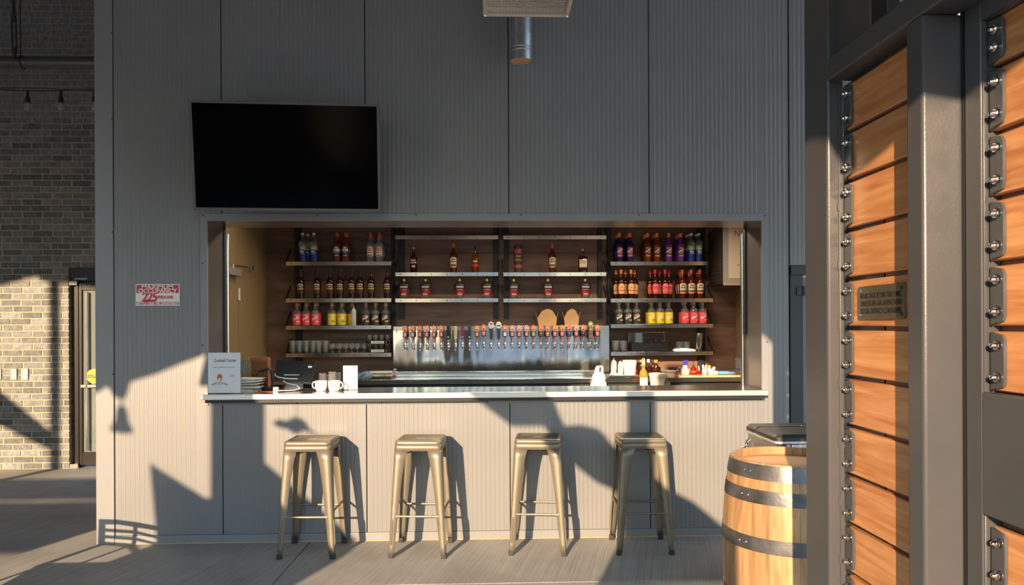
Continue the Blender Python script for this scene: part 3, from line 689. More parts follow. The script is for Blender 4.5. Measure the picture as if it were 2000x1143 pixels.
for z0, z1 in ((.815, .883), (.708, .770), (.49, .555), (.205, .268), (.11, .165), (.007, .075)): hoop(z0, z1)

# ------------------------------------------------------------------ cooler box
co = thing('cooler_box', 'stainless patio cooler chest with a black hinged lid behind the barrel', 'cooler', (1.605, -1.235, 0))
LW, LD = .78, .49
MB().box(.012, LW-.012, .012, LD-.012, .12, .862).build('body', pbr('satin_cooler_steel', (.55, .50, .43), .35, .9), co, bevel=.008)
MB().loft([rsq(LW/2, .03, .862, 5, LD/2, LW/2, LD/2), rsq(LW/2+.003, .03, .866, 5, LD/2+.003, LW/2, LD/2), rsq(LW/2+.003, .03, .877, 5, LD/2+.003, LW/2, LD/2)]).build('rim', pbr('white_rim', (.62, .63, .64), .3, .5), co)
for y0, y1 in ((.003, LD*.66), (LD*.665, LD)):
    MB().loft([rsq(LW/2, .03, .878, 5, (y1-y0)/2, LW/2, (y0+y1)/2), rsq(LW/2, .03, .898, 5, (y1-y0)/2, LW/2, (y0+y1)/2), rsq(LW/2-.016, .03, .914, 5, (y1-y0)/2-.012, LW/2, (y0+y1)/2)]).build('lid', pbr('black_grained_lid', (.03, .027, .024), .45, bump=.15, bscale=200), co)
MB().box(.28, .50, LD*.63, LD*.66, .914, .922).build('lid_handle', M_STEEL, co, bevel=.003)
for x in (.012, .09): MB().box(x, x+.05, -.004, .02, .12, .86).build('corner_trim', M_STEEL if x > .05 else M_BLACK, co, bevel=.004)
MB().box(.15, LW-.03, .006, .02, .15, .84).build('front_panel', M_BLACK, co, bevel=.004)
hk = MB(); yy_ = LD*.88; hk.tube([(.01, yy_-.02, .80), (-.02, yy_-.03, .79), (-.035, yy_, .77), (-.03, yy_+.03, .76), (.01, yy_+.04, .75)], .007, 8).tube([(.01, yy_, .82), (-.015, yy_, .80), (-.012, yy_-.02, .74), (-.02, yy_-.02, .715)], .006, 8).lathe([(0, .01), (.008, .005), (.01, 0)], 10, T=Matrix.Translation((.005, yy_, .825)) @ rotx)
hk.build('bottle_opener', M_CHROME, co)
for x in (.06, LW-.06):
    for y in (.06, LD-.06): MB().cyl((x, y, 0), (x, y, .12), .03, n=12).build('caster', M_RUBBER, co)

# ------------------------------------------------------------------ overhead: heater, vent pipe
zh = 3.40
ha, hb, hc, hd_ = at(943, 32, z=zh), at(1110, 35, z=zh), at(940, 0, z=zh), at(1117, 0, z=zh)
ht = thing('overhead_heater', 'hanging rectangular heater with a wire mesh face at the top of the frame', 'heater', (ha+hb)/2)
wx = (hb.x-ha.x)/2; dpt = .95
fr = MB(); t_ = .024
fr.box(-wx, wx, -.02, 0, 0, .05).box(-wx, wx, -dpt, -dpt+.02, 0, .05).box(-wx, -wx+t_, -dpt, 0, 0, .05).box(wx-t_, wx, -dpt, 0, 0, .05)
M_HF = pbr('beige_heater_frame', (.66, .56, .46), .4, .3)
fr.build('rim', M_HF, ht, bevel=.003)
mg = MB(); n = 26
for i in range(1, n): x = -wx+2*wx*i/n; mg.tube([(x, -dpt, .012), (x, -.01, .012)], .0012, 4)
for i in range(1, 44): y = -dpt*i/44; mg.tube([(-wx, y, .012), (wx, y, .012)], .0012, 4)
tag(mg.build('wire_mesh', M_STEEL, ht), kind='stuff')
MB().box(-wx+t_, wx-t_, -dpt+.02, -.02, .07, .09).build('burner_plate', pbr('burner_ceramic', (.10, .075, .06), .8), ht)
MB().box(-wx, wx, -dpt, 0, .05, .22).build('hood', M_STEEL, ht, bevel=.02)
for x in (-wx+.03, wx-.03): MB().cyl((x, -.05, .2), (x, -.05, ZT-zh), .006).build('hanger_rod', M_STEEL, ht)
for x in (-wx+.012, wx-.012):
    s = MB(); s.lathe([(0, -.008), (.009, -.006), (.011, 0)], 10, (x, -.012, 0)); s.build('corner_bolt', M_CHROME, ht)
vp = at(1018, 120, y=-.16)
vt = thing('vent_pipe', 'short galvanised round vent pipe hanging down above the bar wall', 'pipe', (vp.x, -.16, vp.z))
VR = .076
M_GALV = pbr('galvanised_steel', (.55, .58, .63), .28, .9, var=.12, vscale=9)
MB().lathe([(0, .012), (VR-.004, .012), (VR-.003, 0), (VR, 0), (VR, .06), (VR+.004, .065), (VR, .07), (VR, .082), (VR+.004, .087), (VR, .092), (VR+.002, .18)], 32).build('end_collar', [M_GALV], vt)
MB().lathe([(VR-.002, .18), (VR-.002, .45)], 32).build('pipe_upper', M_GALV, vt)
MB().lathe([(0, .003), (VR-.004, .003)], 32).build('end_cap', M_CARD, vt)
MB().cyl((0, 0, .45), (0, 0, ZT-vp.z), VR*.99, n=28).build('pipe_riser', M_DARKM, vt)

# ------------------------------------------------------------------ left passage: sprinkler pipe, turnbuckle, string lights, plates
pz = at(90, 122, y=1.7).z
sp = thing('sprinkler_pipe', 'dark horizontal pipe crossing in front of the brick wall', 'pipe', (-4, 1.7, pz))
MB().cyl((-5, 0, 0), (1.24, 0, 0), .054, n=20).build('pipe', pbr('dark_grey_pipe', (.12, .115, .11), .35, .4), sp)
lx_ = at(45, 120, y=1.7).x+4
MB().tube([(lx_+.058*0, -.058*math.sin(q/10*math.pi*2), .058*math.cos(q/10*math.pi*2)) for q in range(10)], .006, 6, closed=True).cyl((lx_-.02, 0, .058), (lx_-.03, 0, ZT-pz), .005).build('hanger_strap', M_BLACK, sp)
tbx = at(28, 60, y=1.62); tb = thing('turnbuckle_rod', 'black steel turnbuckle rod hanging at the top left corner', 'rod', (tbx.x, 1.62, at(28, 112, y=1.62).z))
tl = lambda p: at(28, p, y=1.62).z-tb.location.z
m = MB(); m.cyl((-.018, 0, tl(96)), (-.024, 0, tl(38)), .008).cyl((.018, 0, tl(96)), (.012, 0, tl(38)), .008); m.cyl((0, 0, tl(104)), (0, 0, tl(93)), .022).cyl((-.006, 0, tl(42)), (-.006, 0, tl(31)), .022); m.build('turnbuckle', M_DARKM, tb)
MB().cyl((0, 0, -.02), (0, 0, tl(96)), .013).build('lower_rod', M_DARKM, tb)
MB().cyl((-.006, 0, tl(38)), (-.02, 0, ZT-tb.location.z), .015).build('upper_rod', M_DARKM, tb)
SY = 1.25
sl0 = thing('string_light_cable', 'black string light cable strung in front of the brick wall', 'cable', tuple(at(54, 175, y=SY)))
o_ = Vector(sl0.location); m = MB()
m.tube([at(p, 175+2.2*math.sin(p/45)+ (p/185)*1.5, y=SY)-o_ for p in range(-150, 230, 19)], .006, 6).tube([at(p, 172-1.5*math.sin(p/40)+(p/185)*4, y=SY)-o_ for p in range(-150, 230, 19)], .004, 6)
m.build('cable', M_BLACK, sl0)
bl = thing('string_light_bulb', 'x', 'light bulb', (0, 0, 0), group='string light bulbs')
MB().lathe([(0, .0), (.010, -.002), (.012, -.05), (.019, -.054), (.021, -.10), (.0, -.10)], 14).build('socket', M_BLACK, bl)
MB().lathe([(.013, -.098), (.017, -.112), (.026, -.138), (.027, -.155), (.020, -.172), (0, -.180)], 18).build('glass_bulb', M_GLASS, bl)
MB().tube([(0, 0, -.105), (.005, 0, -.13), (.006, 0, -.15), (-.004, 0, -.15), (-.003, 0, -.12)], .0015, 5).build('filament', M_GOLD, bl)
index()
for k, (p, lb) in enumerate(((54, 'clear string light bulb, leftmost by the brick wall'), (119, 'clear string light bulb, middle of the three by the brick wall'), (184.5, 'clear string light bulb half hidden by the bar wall corner'))):
    q = at(p, 178, y=SY)
    if k == 0: bl.location = q; bl['label'] = lb
    else: dup(bl, q, 0, lb)
for k, (p0, p1, lb) in enumerate(((-8, 3, 'blank steel cover plate cut by the left edge'), (21.5, 33.5, 'blank steel cover plate, middle of three on the brick wall'), (42, 55.5, 'bright steel cover plate nearest the glass door'))):
    a, b = at(p0, 720, y=BRY-.01), at(p1, 742, y=BRY-.01)
    t = thing('cover_plate', lb, 'cover plate', ((a.x+b.x)/2, BRY-.011, (a.z+b.z)/2), group='electrical cover plates')
    hw, hh = (b.x-a.x)/2, (a.z-b.z)/2
    MB().box(-hw, hw, -.008, .003, -hh, hh).build('plate', pbr('satin_plate', (.42, .40, .37), .4, .3), t, bevel=.003)
    for s_ in (-1, 1): MB().lathe([(0, .002), (.004, 0)], 8, T=Matrix.Translation((0, -.008, s_*hh*.8)) @ Matrix.Rotation(R(90), 4, 'X')).build('screw', M_DARKM, t)
q = at(70, 246, y=BRY-.03); fh = thing('wall_hook', 'small coiled metal hook fixed high on the brick wall', 'hook', q)
MB().tube([(-.045+.002*k, -.03+.012*math.cos(k*.9), .018-.0012*k+.012*math.sin(k*.9)) for k in range(22)], .0035, 5).tube([(-.005, -.03, -.005), (.02, .03, -.012)], .006, 6).build('coil', M_STEEL, fh)
# ------------------------------------------------------------------ back bar: counter, tap wall, shelves
YS = 2.345                                                         # front edge of the bottle shelves
CZ = at(730, 742, y=1.95).z
bc = thing('back_counter', 'stainless back counter under the shelves behind the bar', 'counter', (0, 1.95, 0))
MB().box(LX+.02, RX-.01, 0, BY-1.952, CZ-.045, CZ).build('counter_top', M_STEEL, bc, bevel=.003)
MB().box(LX+.03, RX-.02, .06, BY-1.96, 0, CZ-.046).build('cabinet_body', M_BLACK, bc)
TX0, TX1 = at(768, 690, y=2.33).x, at(1190, 690, y=2.33).x; TZ = at(980, 637, y=2.33).z
tw_ = thing('tap_wall', 'wide stainless steel tap wall behind the beer taps', 'tap wall', ((TX0+TX1)/2, 2.33, CZ+.001))
hx = (TX1-TX0)/2; hz2 = TZ-CZ
MB().box(-hx, hx, .012, .285, .0, hz2-.002).build('tower_body', M_STEEL, tw_, bevel=.002)
mb = MB(); nx, nz = 60, 14
xr = hx-.09
mb.add([(-hx+(xr+hx)*i/nx, .0105, .05+(hz2-.09)*j/nz) for j in range(nz+1) for i in range(nx+1)], [(j*(nx+1)+i, j*(nx+1)+i+1, (j+1)*(nx+1)+i+1, (j+1)*(nx+1)+i) for j in range(nz) for i in range(nx)])
mb.build('face_sheet', M_TAPWALL, tw_, smooth=60)
MB().box(xr, hx, .004, .0115, .05, hz2-.04).build('end_sheet', M_STEEL, tw_)
MB().box(-hx, hx, -.004, .012, hz2-.042, hz2).build('top_cap', M_STEEL, tw_, bevel=.003)
lg_ = MB(); lg_.box(-hx-.38, hx, -.02, .011, .001, .05); lg_.build('drip_ledge', M_STEEL, tw_, bevel=.003)
for k in range(15):
    s = MB(); s.lathe([(0, .004), (.004, .003), (.006, 0)], 8, (-hx+.06+k*(2*hx-.1)/14, -.006, .05)); s.build('screw', M_CHROME, tw_)

SH = {}
M_LIP = pbr('polished_shelf_edge', (.62, .60, .57), .16, 1)
def shelf(key, p0, p1, py, label, left=True, right=True, off=0):
    a, b = at(p0, py, y=YS), at(p1, py, y=YS); z = at((p0+p1)/2, py, y=YS).z; SH[key] = z
    t = thing('bottle_shelf', label, 'shelf', ((a.x+b.x)/2, YS, z), group='steel edged back bar shelves'); hw = (b.x-a.x)/2
    MB().box(-hw, hw, .004, BY-YS-.046, -.012, 0).build('shelf_board', M_DARKM, t)
    MB().box(-hw, hw, -.001, .0035, -.040, 0).build('steel_edge', M_LIP, t, bevel=.001)
    for k in range(7):
        s = MB(); s.lathe([(0, .003), (.004, .0025), (.0058, 0)], 8, T=Matrix.Translation((-hw+.055+k*(2*hw-.11)/6, -.001, -.020)) @ Matrix.Rotation(R(90), 4, 'X')); s.build('bolt', M_BLACK, t)
    for sx, on in ((-1, left), (1, right)):
        if on:
            q = MB(); x0 = hw+.0005 if sx > 0 else -hw-.0125
            q.prism([(.01, -.006), (.028, .006), (.222, .15), (.222, .13), (.045, -.006)], x0, x0+.012, 'x').box(x0, x0+.012, .004, .228, -.02, .006); q.build('side_bracket', M_BLACK, t)
    return t
for k, py, nm in (('L0', 437, 'top'), ('L1', 511, 'second'), ('L2', 583, 'third'), ('L3', 636, 'fourth'), ('L4', 690, 'bottom')):
    shelf(k, 558, 764, py, 'left bay shelf with bolted steel edge, %s of five' % nm)
for k, py, nm in (('C1', 460, 'empty top'), ('C2', 532, 'middle'), ('C3', 583, 'lowest')):
    shelf('A'+k, 772, 973, py, 'shelf left of centre above the taps, %s one of three' % nm)
    shelf('B'+k, 983, 1184, py, 'shelf right of centre above the taps, %s one of three' % nm)
for k, py, nm in (('R0', 437, 'top'), ('R1', 511, 'second'), ('R2', 583, 'third'), ('R3', 633, 'fourth'), ('R4', 687, 'bottom')):
    shelf(k, 1193, 1381.5 if k in ('R0', 'R1') else 1393, py, 'right bay shelf with bolted steel edge, %s of five' % nm)
for p0, p1, lowpy, lb in ((577, 590, 752, 'black steel shelf upright at far left of the back wall'), (765, 772, 640, 'black upright between the left bay and the taps'), (778, 790, 624, 'black upright behind the left end of the centre shelves'), (964, 974, 624, 'black upright left of the wall centre line'),
                          (985, 994, 624, 'black upright right of the wall centre line'), (1168, 1176, 624, 'black upright behind the right end of the centre shelves'), (1186, 1194, 640, 'black upright between the taps and the right bay'), (1363, 1377, 735, 'black steel shelf upright at far right of the back wall')):
    a, b = at(p0, 600, y=BY-.03).x, at(p1, 600, y=BY-.03).x; z0 = at(p0, lowpy, y=BY-.03).z; z0 = max(z0, CZ+.002)
    u = thing('shelf_upright', lb, 'upright', ((a+b)/2, BY-.03, z0), group='black shelf uprights'); hw = (b-a)/2
    MB().box(-hw, hw, -.012, .028, 0, 2.62-z0).build('steel_channel', M_BLACK, u, bevel=.002)
    for z in (.25, .6, .9, 1.2): 
        if z < 2.6-z0: s = MB(); s.lathe([(0, .003), (.006, 0)], 8, T=Matrix.Translation((0, -.012, z)) @ Matrix.Rotation(R(90), 4, 'X')); s.build('bolt', M_DARKM, u)

# ------------------------------------------------------------------ bottles
ORD = ['leftmost', 'second from left', 'third from left', 'fourth from left', 'fifth from left', 'sixth from left', 'seventh from left', 'rightmost']
def ordn(i, n): return 'rightmost' if i == n-1 and n > 1 else ORD[i]
ROWN = ['front-row', 'second-row', 'back-row']
def row(proto, desc, shelfname, key, cols, group, yf=None, hz=0, rot=0):
    """cols = list of (front px, how many deep); the first bottle is the prototype itself"""
    yf = YS+.05 if yf is None else yf; py = {'L': 560, 'A': 560, 'B': 560, 'R': 560}[key[0]]; index(); used = False; n = len(cols); z = SH[key]+.0005
    for i, (px, deep) in enumerate(cols):
        explicit = isinstance(deep, (list, tuple))
        if not explicit: deep = range(deep)
        for d in deep:
            y = yf+d*.0865; x = at(px, py, y=y if explicit else yf).x
            deepest = max(max(c[1]) if isinstance(c[1], (list, tuple)) else c[1]-1 for c in cols)
            lab = '%s, %s %s, %s' % (desc, ordn(i, n) if n > 1 else '', ROWN[d] if deepest > 0 or explicit else '', shelfname)
            lab = lab.replace(' , ', ', ').replace(', , ', ', ')
            lab = ' '.join(lab.split())
            if not used and not proto.get('used'): proto.location = (x, y, z); proto.rotation_euler = (0, 0, rot); proto['label'] = lab; proto['used'] = 1; proto['group'] = group; used = True
            else: o = dup(proto, (x, y, z), rot+random.uniform(-.08, .08), lab, group); o.pop('used', None)
def patch(mb, r, a, z0, z1, mi=0, off=.0008, n=10, ac=0):
    mb.lathe([(r+off, z0), (r+off, z1)], n, mi=mi, a0=R(-90-a+ac), a1=R(-90+a+ac)); return mb
def bottle(name): return thing(name, 'x', 'bottle', (0, 0, 0))
def cap(t, r, z0, z1, mat, name='cap'):
    MB().lathe([(r-.001, z0), (r, z0+.002), (r, z1-.003), (r-.003, z1), (0, z1)], 16).build(name, mat, t)
# spirit bottle with waisted body, used in several colours
def spirit(gl, capm, cr=.0155):
    t = bottle('spirit_bottle')
    MB().lathe([(0, .004), (.030, 0), (.034, .003), (.0345, .04), (.037, .09), (.0405, .145), (.041, .165), (.037, .188), (.026, .207), (.0175, .220), (.0165, .226), (.0185, .232), (.0165, .240), (.014, .250), (.0135, .275), (0, .275)], 28).build('glass_body', gl, t, smooth=50)
    cap(t, cr, .258, .303, capm); return t
def lab(t, mats, items, r=.0405):
    for nm, i, (a, z0, z1) in items:
        mb = MB(); rb, rt = (.0352, .0412)
        rr = lambda z: .0345+(.041-.0345)*min(1, max(0, (z-.04)/.115))
        mb.lathe([(rr(z0+(z1-z0)*k/3)+.0012+i[1]*.0005, z0+(z1-z0)*k/3) for k in range(4)], 12, a0=R(-90-a), a1=R(-90+a)); mb.build(nm, mats[i[0]], t)
def arch(t, r, mat, a, z0, z1, top=.6, name='label', off=.0016):                  # label with arched head
    mb = MB(); n = 12; vs = []; fs = []
    rr = lambda z: .0345+(.041-.0345)*min(1, max(0, (z-.04)/.115))
    for k in range(n+1):
        u = -1+2*k/n; q = R(-90+a*u); zt = z0+(z1-z0)*(top+(1-top)*math.sqrt(max(0, 1-u*u))); zl = z0+(.12*(z1-z0) if abs(u) > .95 else 0)
        for m in range(4): z = zl+(zt-zl)*m/3; vs.append(((rr(z)+off)*math.cos(q), (rr(z)+off)*math.sin(q), z))
    for k in range(n):
        for m in range(3): fs.append((k*4+m, k*4+4+m, k*4+5+m, k*4+1+m))
    mb.add(vs, fs); return mb.build(name, mat, t)
# 1 vodka bottles
vo = bottle('vodka_bottle')
MB().lathe([(0, .003), (.033, 0), (.037, .004), (.037, .195), (.034, .213), (.022, .226), (.0145, .234), (.0135, .285), (0, .285)], 28).build('glass_body', M_GLASS, vo, smooth=50)
cap(vo, .0155, .277, .30, M_PAPER)
patch(MB(), .037, 180, .004, .122, n=28).build('blue_wrap', M_COBALT, vo)
patch(MB(), .0362, 178, .122, .168, n=28, off=.001).build('lime_band', M_LIME, vo)
patch(MB(), .037, 42, .126, .152, off=.0014).build('sky_label', M_SKY, vo)
text('lake', .024, M_WT, vo, 0, .0, .139, bend=.0392, bold=.0004); text('life.', .036, M_WT, vo, 0, 0, .104, bend=.0385, bold=.0008); text('VODKA', .012, M_WT, vo, 0, 0, .082, bend=.0385)
row(vo, 'blue and clear vodka bottle with white cap', 'left top shelf', 'L1', [(591.5, 1), (602, [1]), (613.5, [0])], 'blue and clear vodka bottles')
row(vo, 'blue and clear vodka bottle with white cap', 'right top shelf', 'R1', [(1350.5, 3), (1365.5, 2)], 'blue and clear vodka bottles')
# 2 amber rum with navy labels
b = spirit(M_AMBER, pbr('rust_cap', (.52, .10, .04), .4)); M_RUST = bpy.data.materials['rust_cap']
arch(b, .04, pbr('navy_label', (.03, .045, .10), .5), 58, .052, .156); lab(b, [M_WT], [('label_band', (0, 1), (50, .105, .132)), ('label_band', (0, 1), (30, .06, .066)), ('label_crest', (0, 2), (22, .136, .152))])
text('No. 5', .016, M_NAVYT, b, 0, 0, .118, bend=.0432); text('RESERVE', .010, M_WT, b, 0, 0, .090, bend=.0412)
row(b, 'amber bottle with rust cap and navy label', 'left top shelf', 'L1', [(658.5, 2), (675.5, 2)], 'amber bottles with navy labels')
# 3 clear with orange labels
b = spirit(M_GLASS, M_RUST)
arch(b, .04, M_PAPER, 56, .055, .155); lab(b, [M_ORANGE, M_BLKT], [('label_band', (0, 1), (48, .128, .140)), ('label_band', (0, 1), (36, .085, .102)), ('label_foot', (1, 1), (36, .060, .070))])
text('ORANGE', .014, M_NAVYT, b, 0, 0, .116, bend=.0425, bold=.0003)
row(b, 'clear bottle with rust cap and white-orange label', 'left top shelf', 'L1', [(724, 3), (741, 3)], 'clear bottles with orange labels')
# 4 dark amber with black caps
b = spirit(M_DKAMB, M_BLACK, .0150)
arch(b, .04, M_CHARL, 52, .052, .158); lab(b, [M_GOLD, M_CREAM], [('label_band', (0, 1), (50, .094, .106)), ('label_band', (1, 1), (38, .118, .124))])
mb = MB(); 
for q in range(9): a = math.pi*(.12+.76*q/8); patch(mb, .0412, 5, .128+.018*math.sin(a)-.003, .128+.018*math.sin(a)+.004, ac=-40*math.cos(a), n=2, off=.0028)
mb.build('arched_print', M_WT, b)
MB().lathe([(0, .001), (.006, 0)], 10, T=Matrix.Translation((0, -.0438, .133)) @ Matrix.Rotation(R(90), 4, 'X')).build('gold_seal', M_GOLD, b)
row(b, 'dark amber bottle with black cap and arched label', 'left second shelf', 'L2', [(587.5, [0]), (619.5, [0]), (645.5, [0]), (664.5, [0]), (687.5, [0]), (703.5, [0]), (725, [0]), (756.3, [0])], 'dark amber bottles with black caps')
# 5 navy, amber and purple bottles with orange caps
for gl, colname, cols, lc in ((M_NAVYG, 'navy blue', [(1210.3, 3), (1230.5, 3)], M_PURPLEP), (M_AMBER, 'amber', [(1265.3, 3), (1283.4, 3)], M_CHARL), (M_PURPG, 'violet', [(1306.5, [0, 1]), (1330, 3)], M_NAVYT)):
    b = spirit(gl, M_ORANGE, .0165)
    arch(b, .04, lc, 46, .055, .150, top=.85); lab(b, [M_ORANGE, M_WT], [('label_foot', (0, 1), (44, .055, .070)), ('label_head', (0, 1), (40, .137, .147))])
    s_ = MB()
    for q in range(6): patch(s_, .0400, 5, .094+.0055*q, .110+.0055*q, ac=-38+12*q, n=2, off=.0030)
    s_.build('slanted_script', M_WT, b)
    s_ = MB()
    for q in range(5): patch(s_, .0385, 4, .082+.003*q, .100+.004*q, ac=-8+10*q, n=2, off=.0032)
    s_.build('orange_drawing', M_ORANGE, b)
    row(b, '%s bottle with orange cap' % colname, 'right top shelf', 'R1', cols, '%s bottles with orange caps' % colname)
# 6 peach, coral and cream labelled bottles
M_PEACH = pbr('peach_label', (.80, .42, .16), .5); M_REDCAP = pbr('red_cap', (.55, .03, .035), .4); M_OCAP = pbr('dull_orange_cap', (.70, .22, .07), .45)
for gl, capm, lc, bandm, nm, cols in ((M_DKAMB, M_OCAP, M_PEACH, M_RED, 'peach label and orange cap', [(1213, [0]), (1232.5, [0])]), (M_DKAMB, M_REDCAP, M_PINK, M_LIME, 'coral label and red cap', [(1279.5, [0]), (1299, [0])]), (M_REDSP, M_RUST, M_CREAM, M_DARKM, 'cream label and rust cap', [(1333, 3), (1350, 3), (1367, 2)])):
    b = spirit(gl, capm, .0155)
    arch(b, .04, lc, 56, .050, .158, top=.72 if lc != M_CREAM else .86); lab(b, [bandm, M_ORANGE], [('label_band', (0, 1), (52, .080, .089) if lc != M_CREAM else (50, .068, .084))]+([('label_foot', (1, 1), (46, .052, .068))] if lc == M_CREAM else []))
    if lc == M_CREAM:
        text('Beer', .022, M_BLKT, b, 0, 0, .136, bend=.0428, shear=.3, bold=.0004); text('Barrel', .022, M_BLKT, b, 0, 0, .113, bend=.0425, shear=.3, bold=.0004)
    else:
        MB().lathe([(0, .001), (.005, 0)], 10, T=Matrix.Translation((0, -.0428, .118)) @ Matrix.Rotation(R(90), 4, 'X')).build('dark_seal', M_BLKT, b); text('BARREL', .013, M_WT, b, 0, 0, .136, bend=.0430)
    row(b, 'dark bottle with %s' % nm, 'right second shelf', 'R2', cols, 'dark bottles with %s' % nm)
    if lc == M_CREAM: BB = b
    if lc == M_PEACH: row(b, 'dark bottle with %s' % nm, 'right second shelf', 'R2', [(1203.5, [1]), (1221.5, [1]), (1239.5, [1])], 'dark bottles with %s' % nm, yf=YS+.05)
    if lc == M_PINK: row(b, 'dark bottle with %s' % nm, 'right second shelf', 'R2', [(1270, [1]), (1288.5, [1]), (1306.5, [1])], 'dark bottles with %s' % nm, yf=YS+.05)
# 7 small corked bottles
def corked(lm, script, foot):
    t = bottle('corked_bottle')
    MB().lathe([(0, .003), (.038, 0), (.0425, .004), (.0425, .128), (.040, .143), (.030, .158), (.018, .166), (.0155, .172), (.0150, .208), (0, .208)], 28).build('glass_body', M_GLASS, t, smooth=50)
    MB().lathe([(.0150, .205), (.0178, .207), (.0178, .231), (.016, .234), (0, .234)], 16).build('cork', M_CORK, t)
    patch(MB(), .0425, 150, .006, .122, n=26).build('label', lm, t)
    s_ = MB()
    for q in range(7):
        patch(s_, .0425, 3.2, .048+.0045*q, .070+.0048*q+(.010 if q in (0, 5) else 0), ac=-42+12.5*q, n=2, off=.0016); 
        if q < 6: patch(s_, .0425, 7, .052+.0046*q, .056+.0048*q, ac=-36+12.5*q, n=2, off=.0016)
    s_.build('script_print', M_WT, t); patch(MB(), .0425, 24, .034, .050, ac=30, off=.0013).build('label_flash', foot, t)
    patch(MB(), .0425, 22, .103, .107, ac=0, off=.0013).build('label_rule', foot if lm is M_CHARL else M_WT, t)
    if lm is M_CHARL: patch(MB(), .0425, 40, .088, .096, off=.0013).build('label_banner', M_GOLD, t)
    return t
M_PALEP = pbr('pale_pink_print', (.82, .40, .38), .5)
for lm, foot, nm, cl_, cr_ in ((M_PINK, M_PALEP, 'coral red label', [(579.5, 2), (597.5, 2), (616, 2)], [(1337.5, 2), (1355, 2), (1372.3, 2)]), (M_YELLOW, M_GREEN, 'yellow label', [(648, 2), (667, 2), (687.3, [1])], [(1272, 2), (1289, 2), (1306.3, 2)]), (M_CHARL, M_GOLD, 'charcoal label', [(714.3, [0]), (733, 2), (752.5, 2)], [(1209, 2), (1226.3, 2), (1243, 2)])):
    b = corked(lm, None, foot)
    row(b, 'corked bottle with %s' % nm, 'left third shelf', 'L3', cl_, 'corked bottles with %ss' % nm)
    row(b, 'corked bottle with %s' % nm, 'right third shelf', 'R3', cr_, 'corked bottles with %ss' % nm)
# 8 decanter shaped bottles, centre shelf
b = bottle('decanter_bottle')
def ell(rx, ry, z, n=28): return [(rx*math.cos(2*math.pi*k/n), ry*math.sin(2*math.pi*k/n), z) for k in range(n)]
MB().loft([ell(*q) for q in ((.038, .027, 0), (.042, .030, .004), (.044, .031, .03))], cap1=False).build('glass_base', M_GLASS, b, smooth=60)
MB().loft([ell(*q) for q in ((.0435, .0305, .0301), (.050, .034, .075), (.054, .036, .095))], cap0=False, cap1=False).build('glass_body', glass('ruby_spirit', (.55, .03, .03), .03, .5), b, smooth=60)
MB().loft([ell(*q) for q in ((.054, .036, .0951), (.059, .039, .130), (.058, .038, .143), (.048, .032, .158), (.024, .019, .170), (.013, .013, .178))], cap0=False).build('black_shoulder', M_BLACK, b, smooth=60)
MB().lathe([(.0125, .177), (.0125, .205), (0, .205)], 16).build('neck_band', M_GOLD, b)
cap(b, .0115, .2052, .232, M_BLACK)
text('ORIGIN', .0235, M_WT, b, 0, .0235, .118, bend=.0665, bold=.0005); text('MALT WHISKEY', .0085, M_WT, b, 0, .0245, .092, bend=.064)
for o in [o for o in bpy.data.objects if o.parent == b and o.name.startswith('lettering')]:
    pass
MB().box(-.024, .024, -.0352, -.0335, .035, .054).build('tag_label', pbr('copper_label', (.62, .34, .2), .4, .3), b)
row(b, 'squat dark decanter bottle with red base', 'lowest shelf left of centre', 'AC3', [(789, [0]), (831, [0]), (898, [0]), (951, [0])], 'squat decanter bottles')
row(b, 'squat dark decanter bottle with red base', 'lowest shelf right of centre', 'BC3', [(1003.5, [0]), (1070, [0]), (1143, [0])], 'squat decanter bottles')
# 9 single bottles on the middle shelf
index()
def place(o, px, key, label, dy=.06): o.location = (at(px, 560, y=YS+dy).x, YS+dy, SH[key]+.0005); o['label'] = label
dup(BB, (at(886, 560, y=YS+.06).x, YS+.06, SH['AC2']+.0005), 0, 'red-brown bottle with cream label, middle of three left of centre', 'dark bottles with cream label and rust cap').pop('used', None)
dup(BB, (at(1079, 560, y=YS+.06).x, YS+.06, SH['BC2']+.0005), 0, 'red-brown bottle with cream label beside the tall square bottle', 'dark bottles with cream label and rust cap').pop('used', None)
def plain(gl, h=.27, r=.036):
    t = bottle('whiskey_bottle')
    MB().lathe([(0, .003), (r-.004, 0), (r, .004), (r, .150), (r-.004, .166), (.018, .186), (.0135, .198), (.0125, h-.03), (0, h-.03)], 26).build('glass_body', gl, t, smooth=50); return t
b = plain(M_DKAMB, .275); cap(b, .0125, .205, .268, M_STEEL, 'foil_neck'); text('Beer', .030, M_WT, b, 0, 0, .128, bend=.0368, bold=.0006); text('Barrel', .028, M_WT, b, 0, 0, .104, bend=.0368, bold=.0006); patch(MB(), .036, 30, .055, .072).build('small_print', M_CREAM, b)
place(b, 808, 'AC2', 'dark bottle with white lettering, leftmost on the middle centre shelf')
b = plain(M_AMBER, .275); cap(b, .0120, .248, .264, M_BLACK); MB().lathe([(.0364, .06), (.0366, .085)], 24).build('red_band', M_RED, b); patch(MB(), .036, 60, .092, .140).build('label', M_CHARL, b); patch(MB(), .036, 40, .104, .126, off=.0013).build('gold_print', M_GOLD, b)
place(b, 928.5, 'AC2', 'amber bottle with clear neck, red band and black cap')
tb_ = thing('tube_box', 'dark cylindrical gift box with two red bands on the middle shelf', 'gift box')
MB().lathe([(0, 0), (.043, 0), (.043, .285), (0, .285)], 28).build('tube', pbr('dark_green_card', (.035, .04, .032), .55), tb_)
for z0, z1 in ((.050, .080), (.205, .245)): MB().lathe([(.0434, z0), (.0434, z1)], 28).build('red_band', pbr('dull_red_card', (.42, .06, .07), .5), tb_)
MB().lathe([(.0436, .268), (.0436, .286), (.04, .2865), (0, .2865)], 28).build('lid', M_BLACK, tb_)
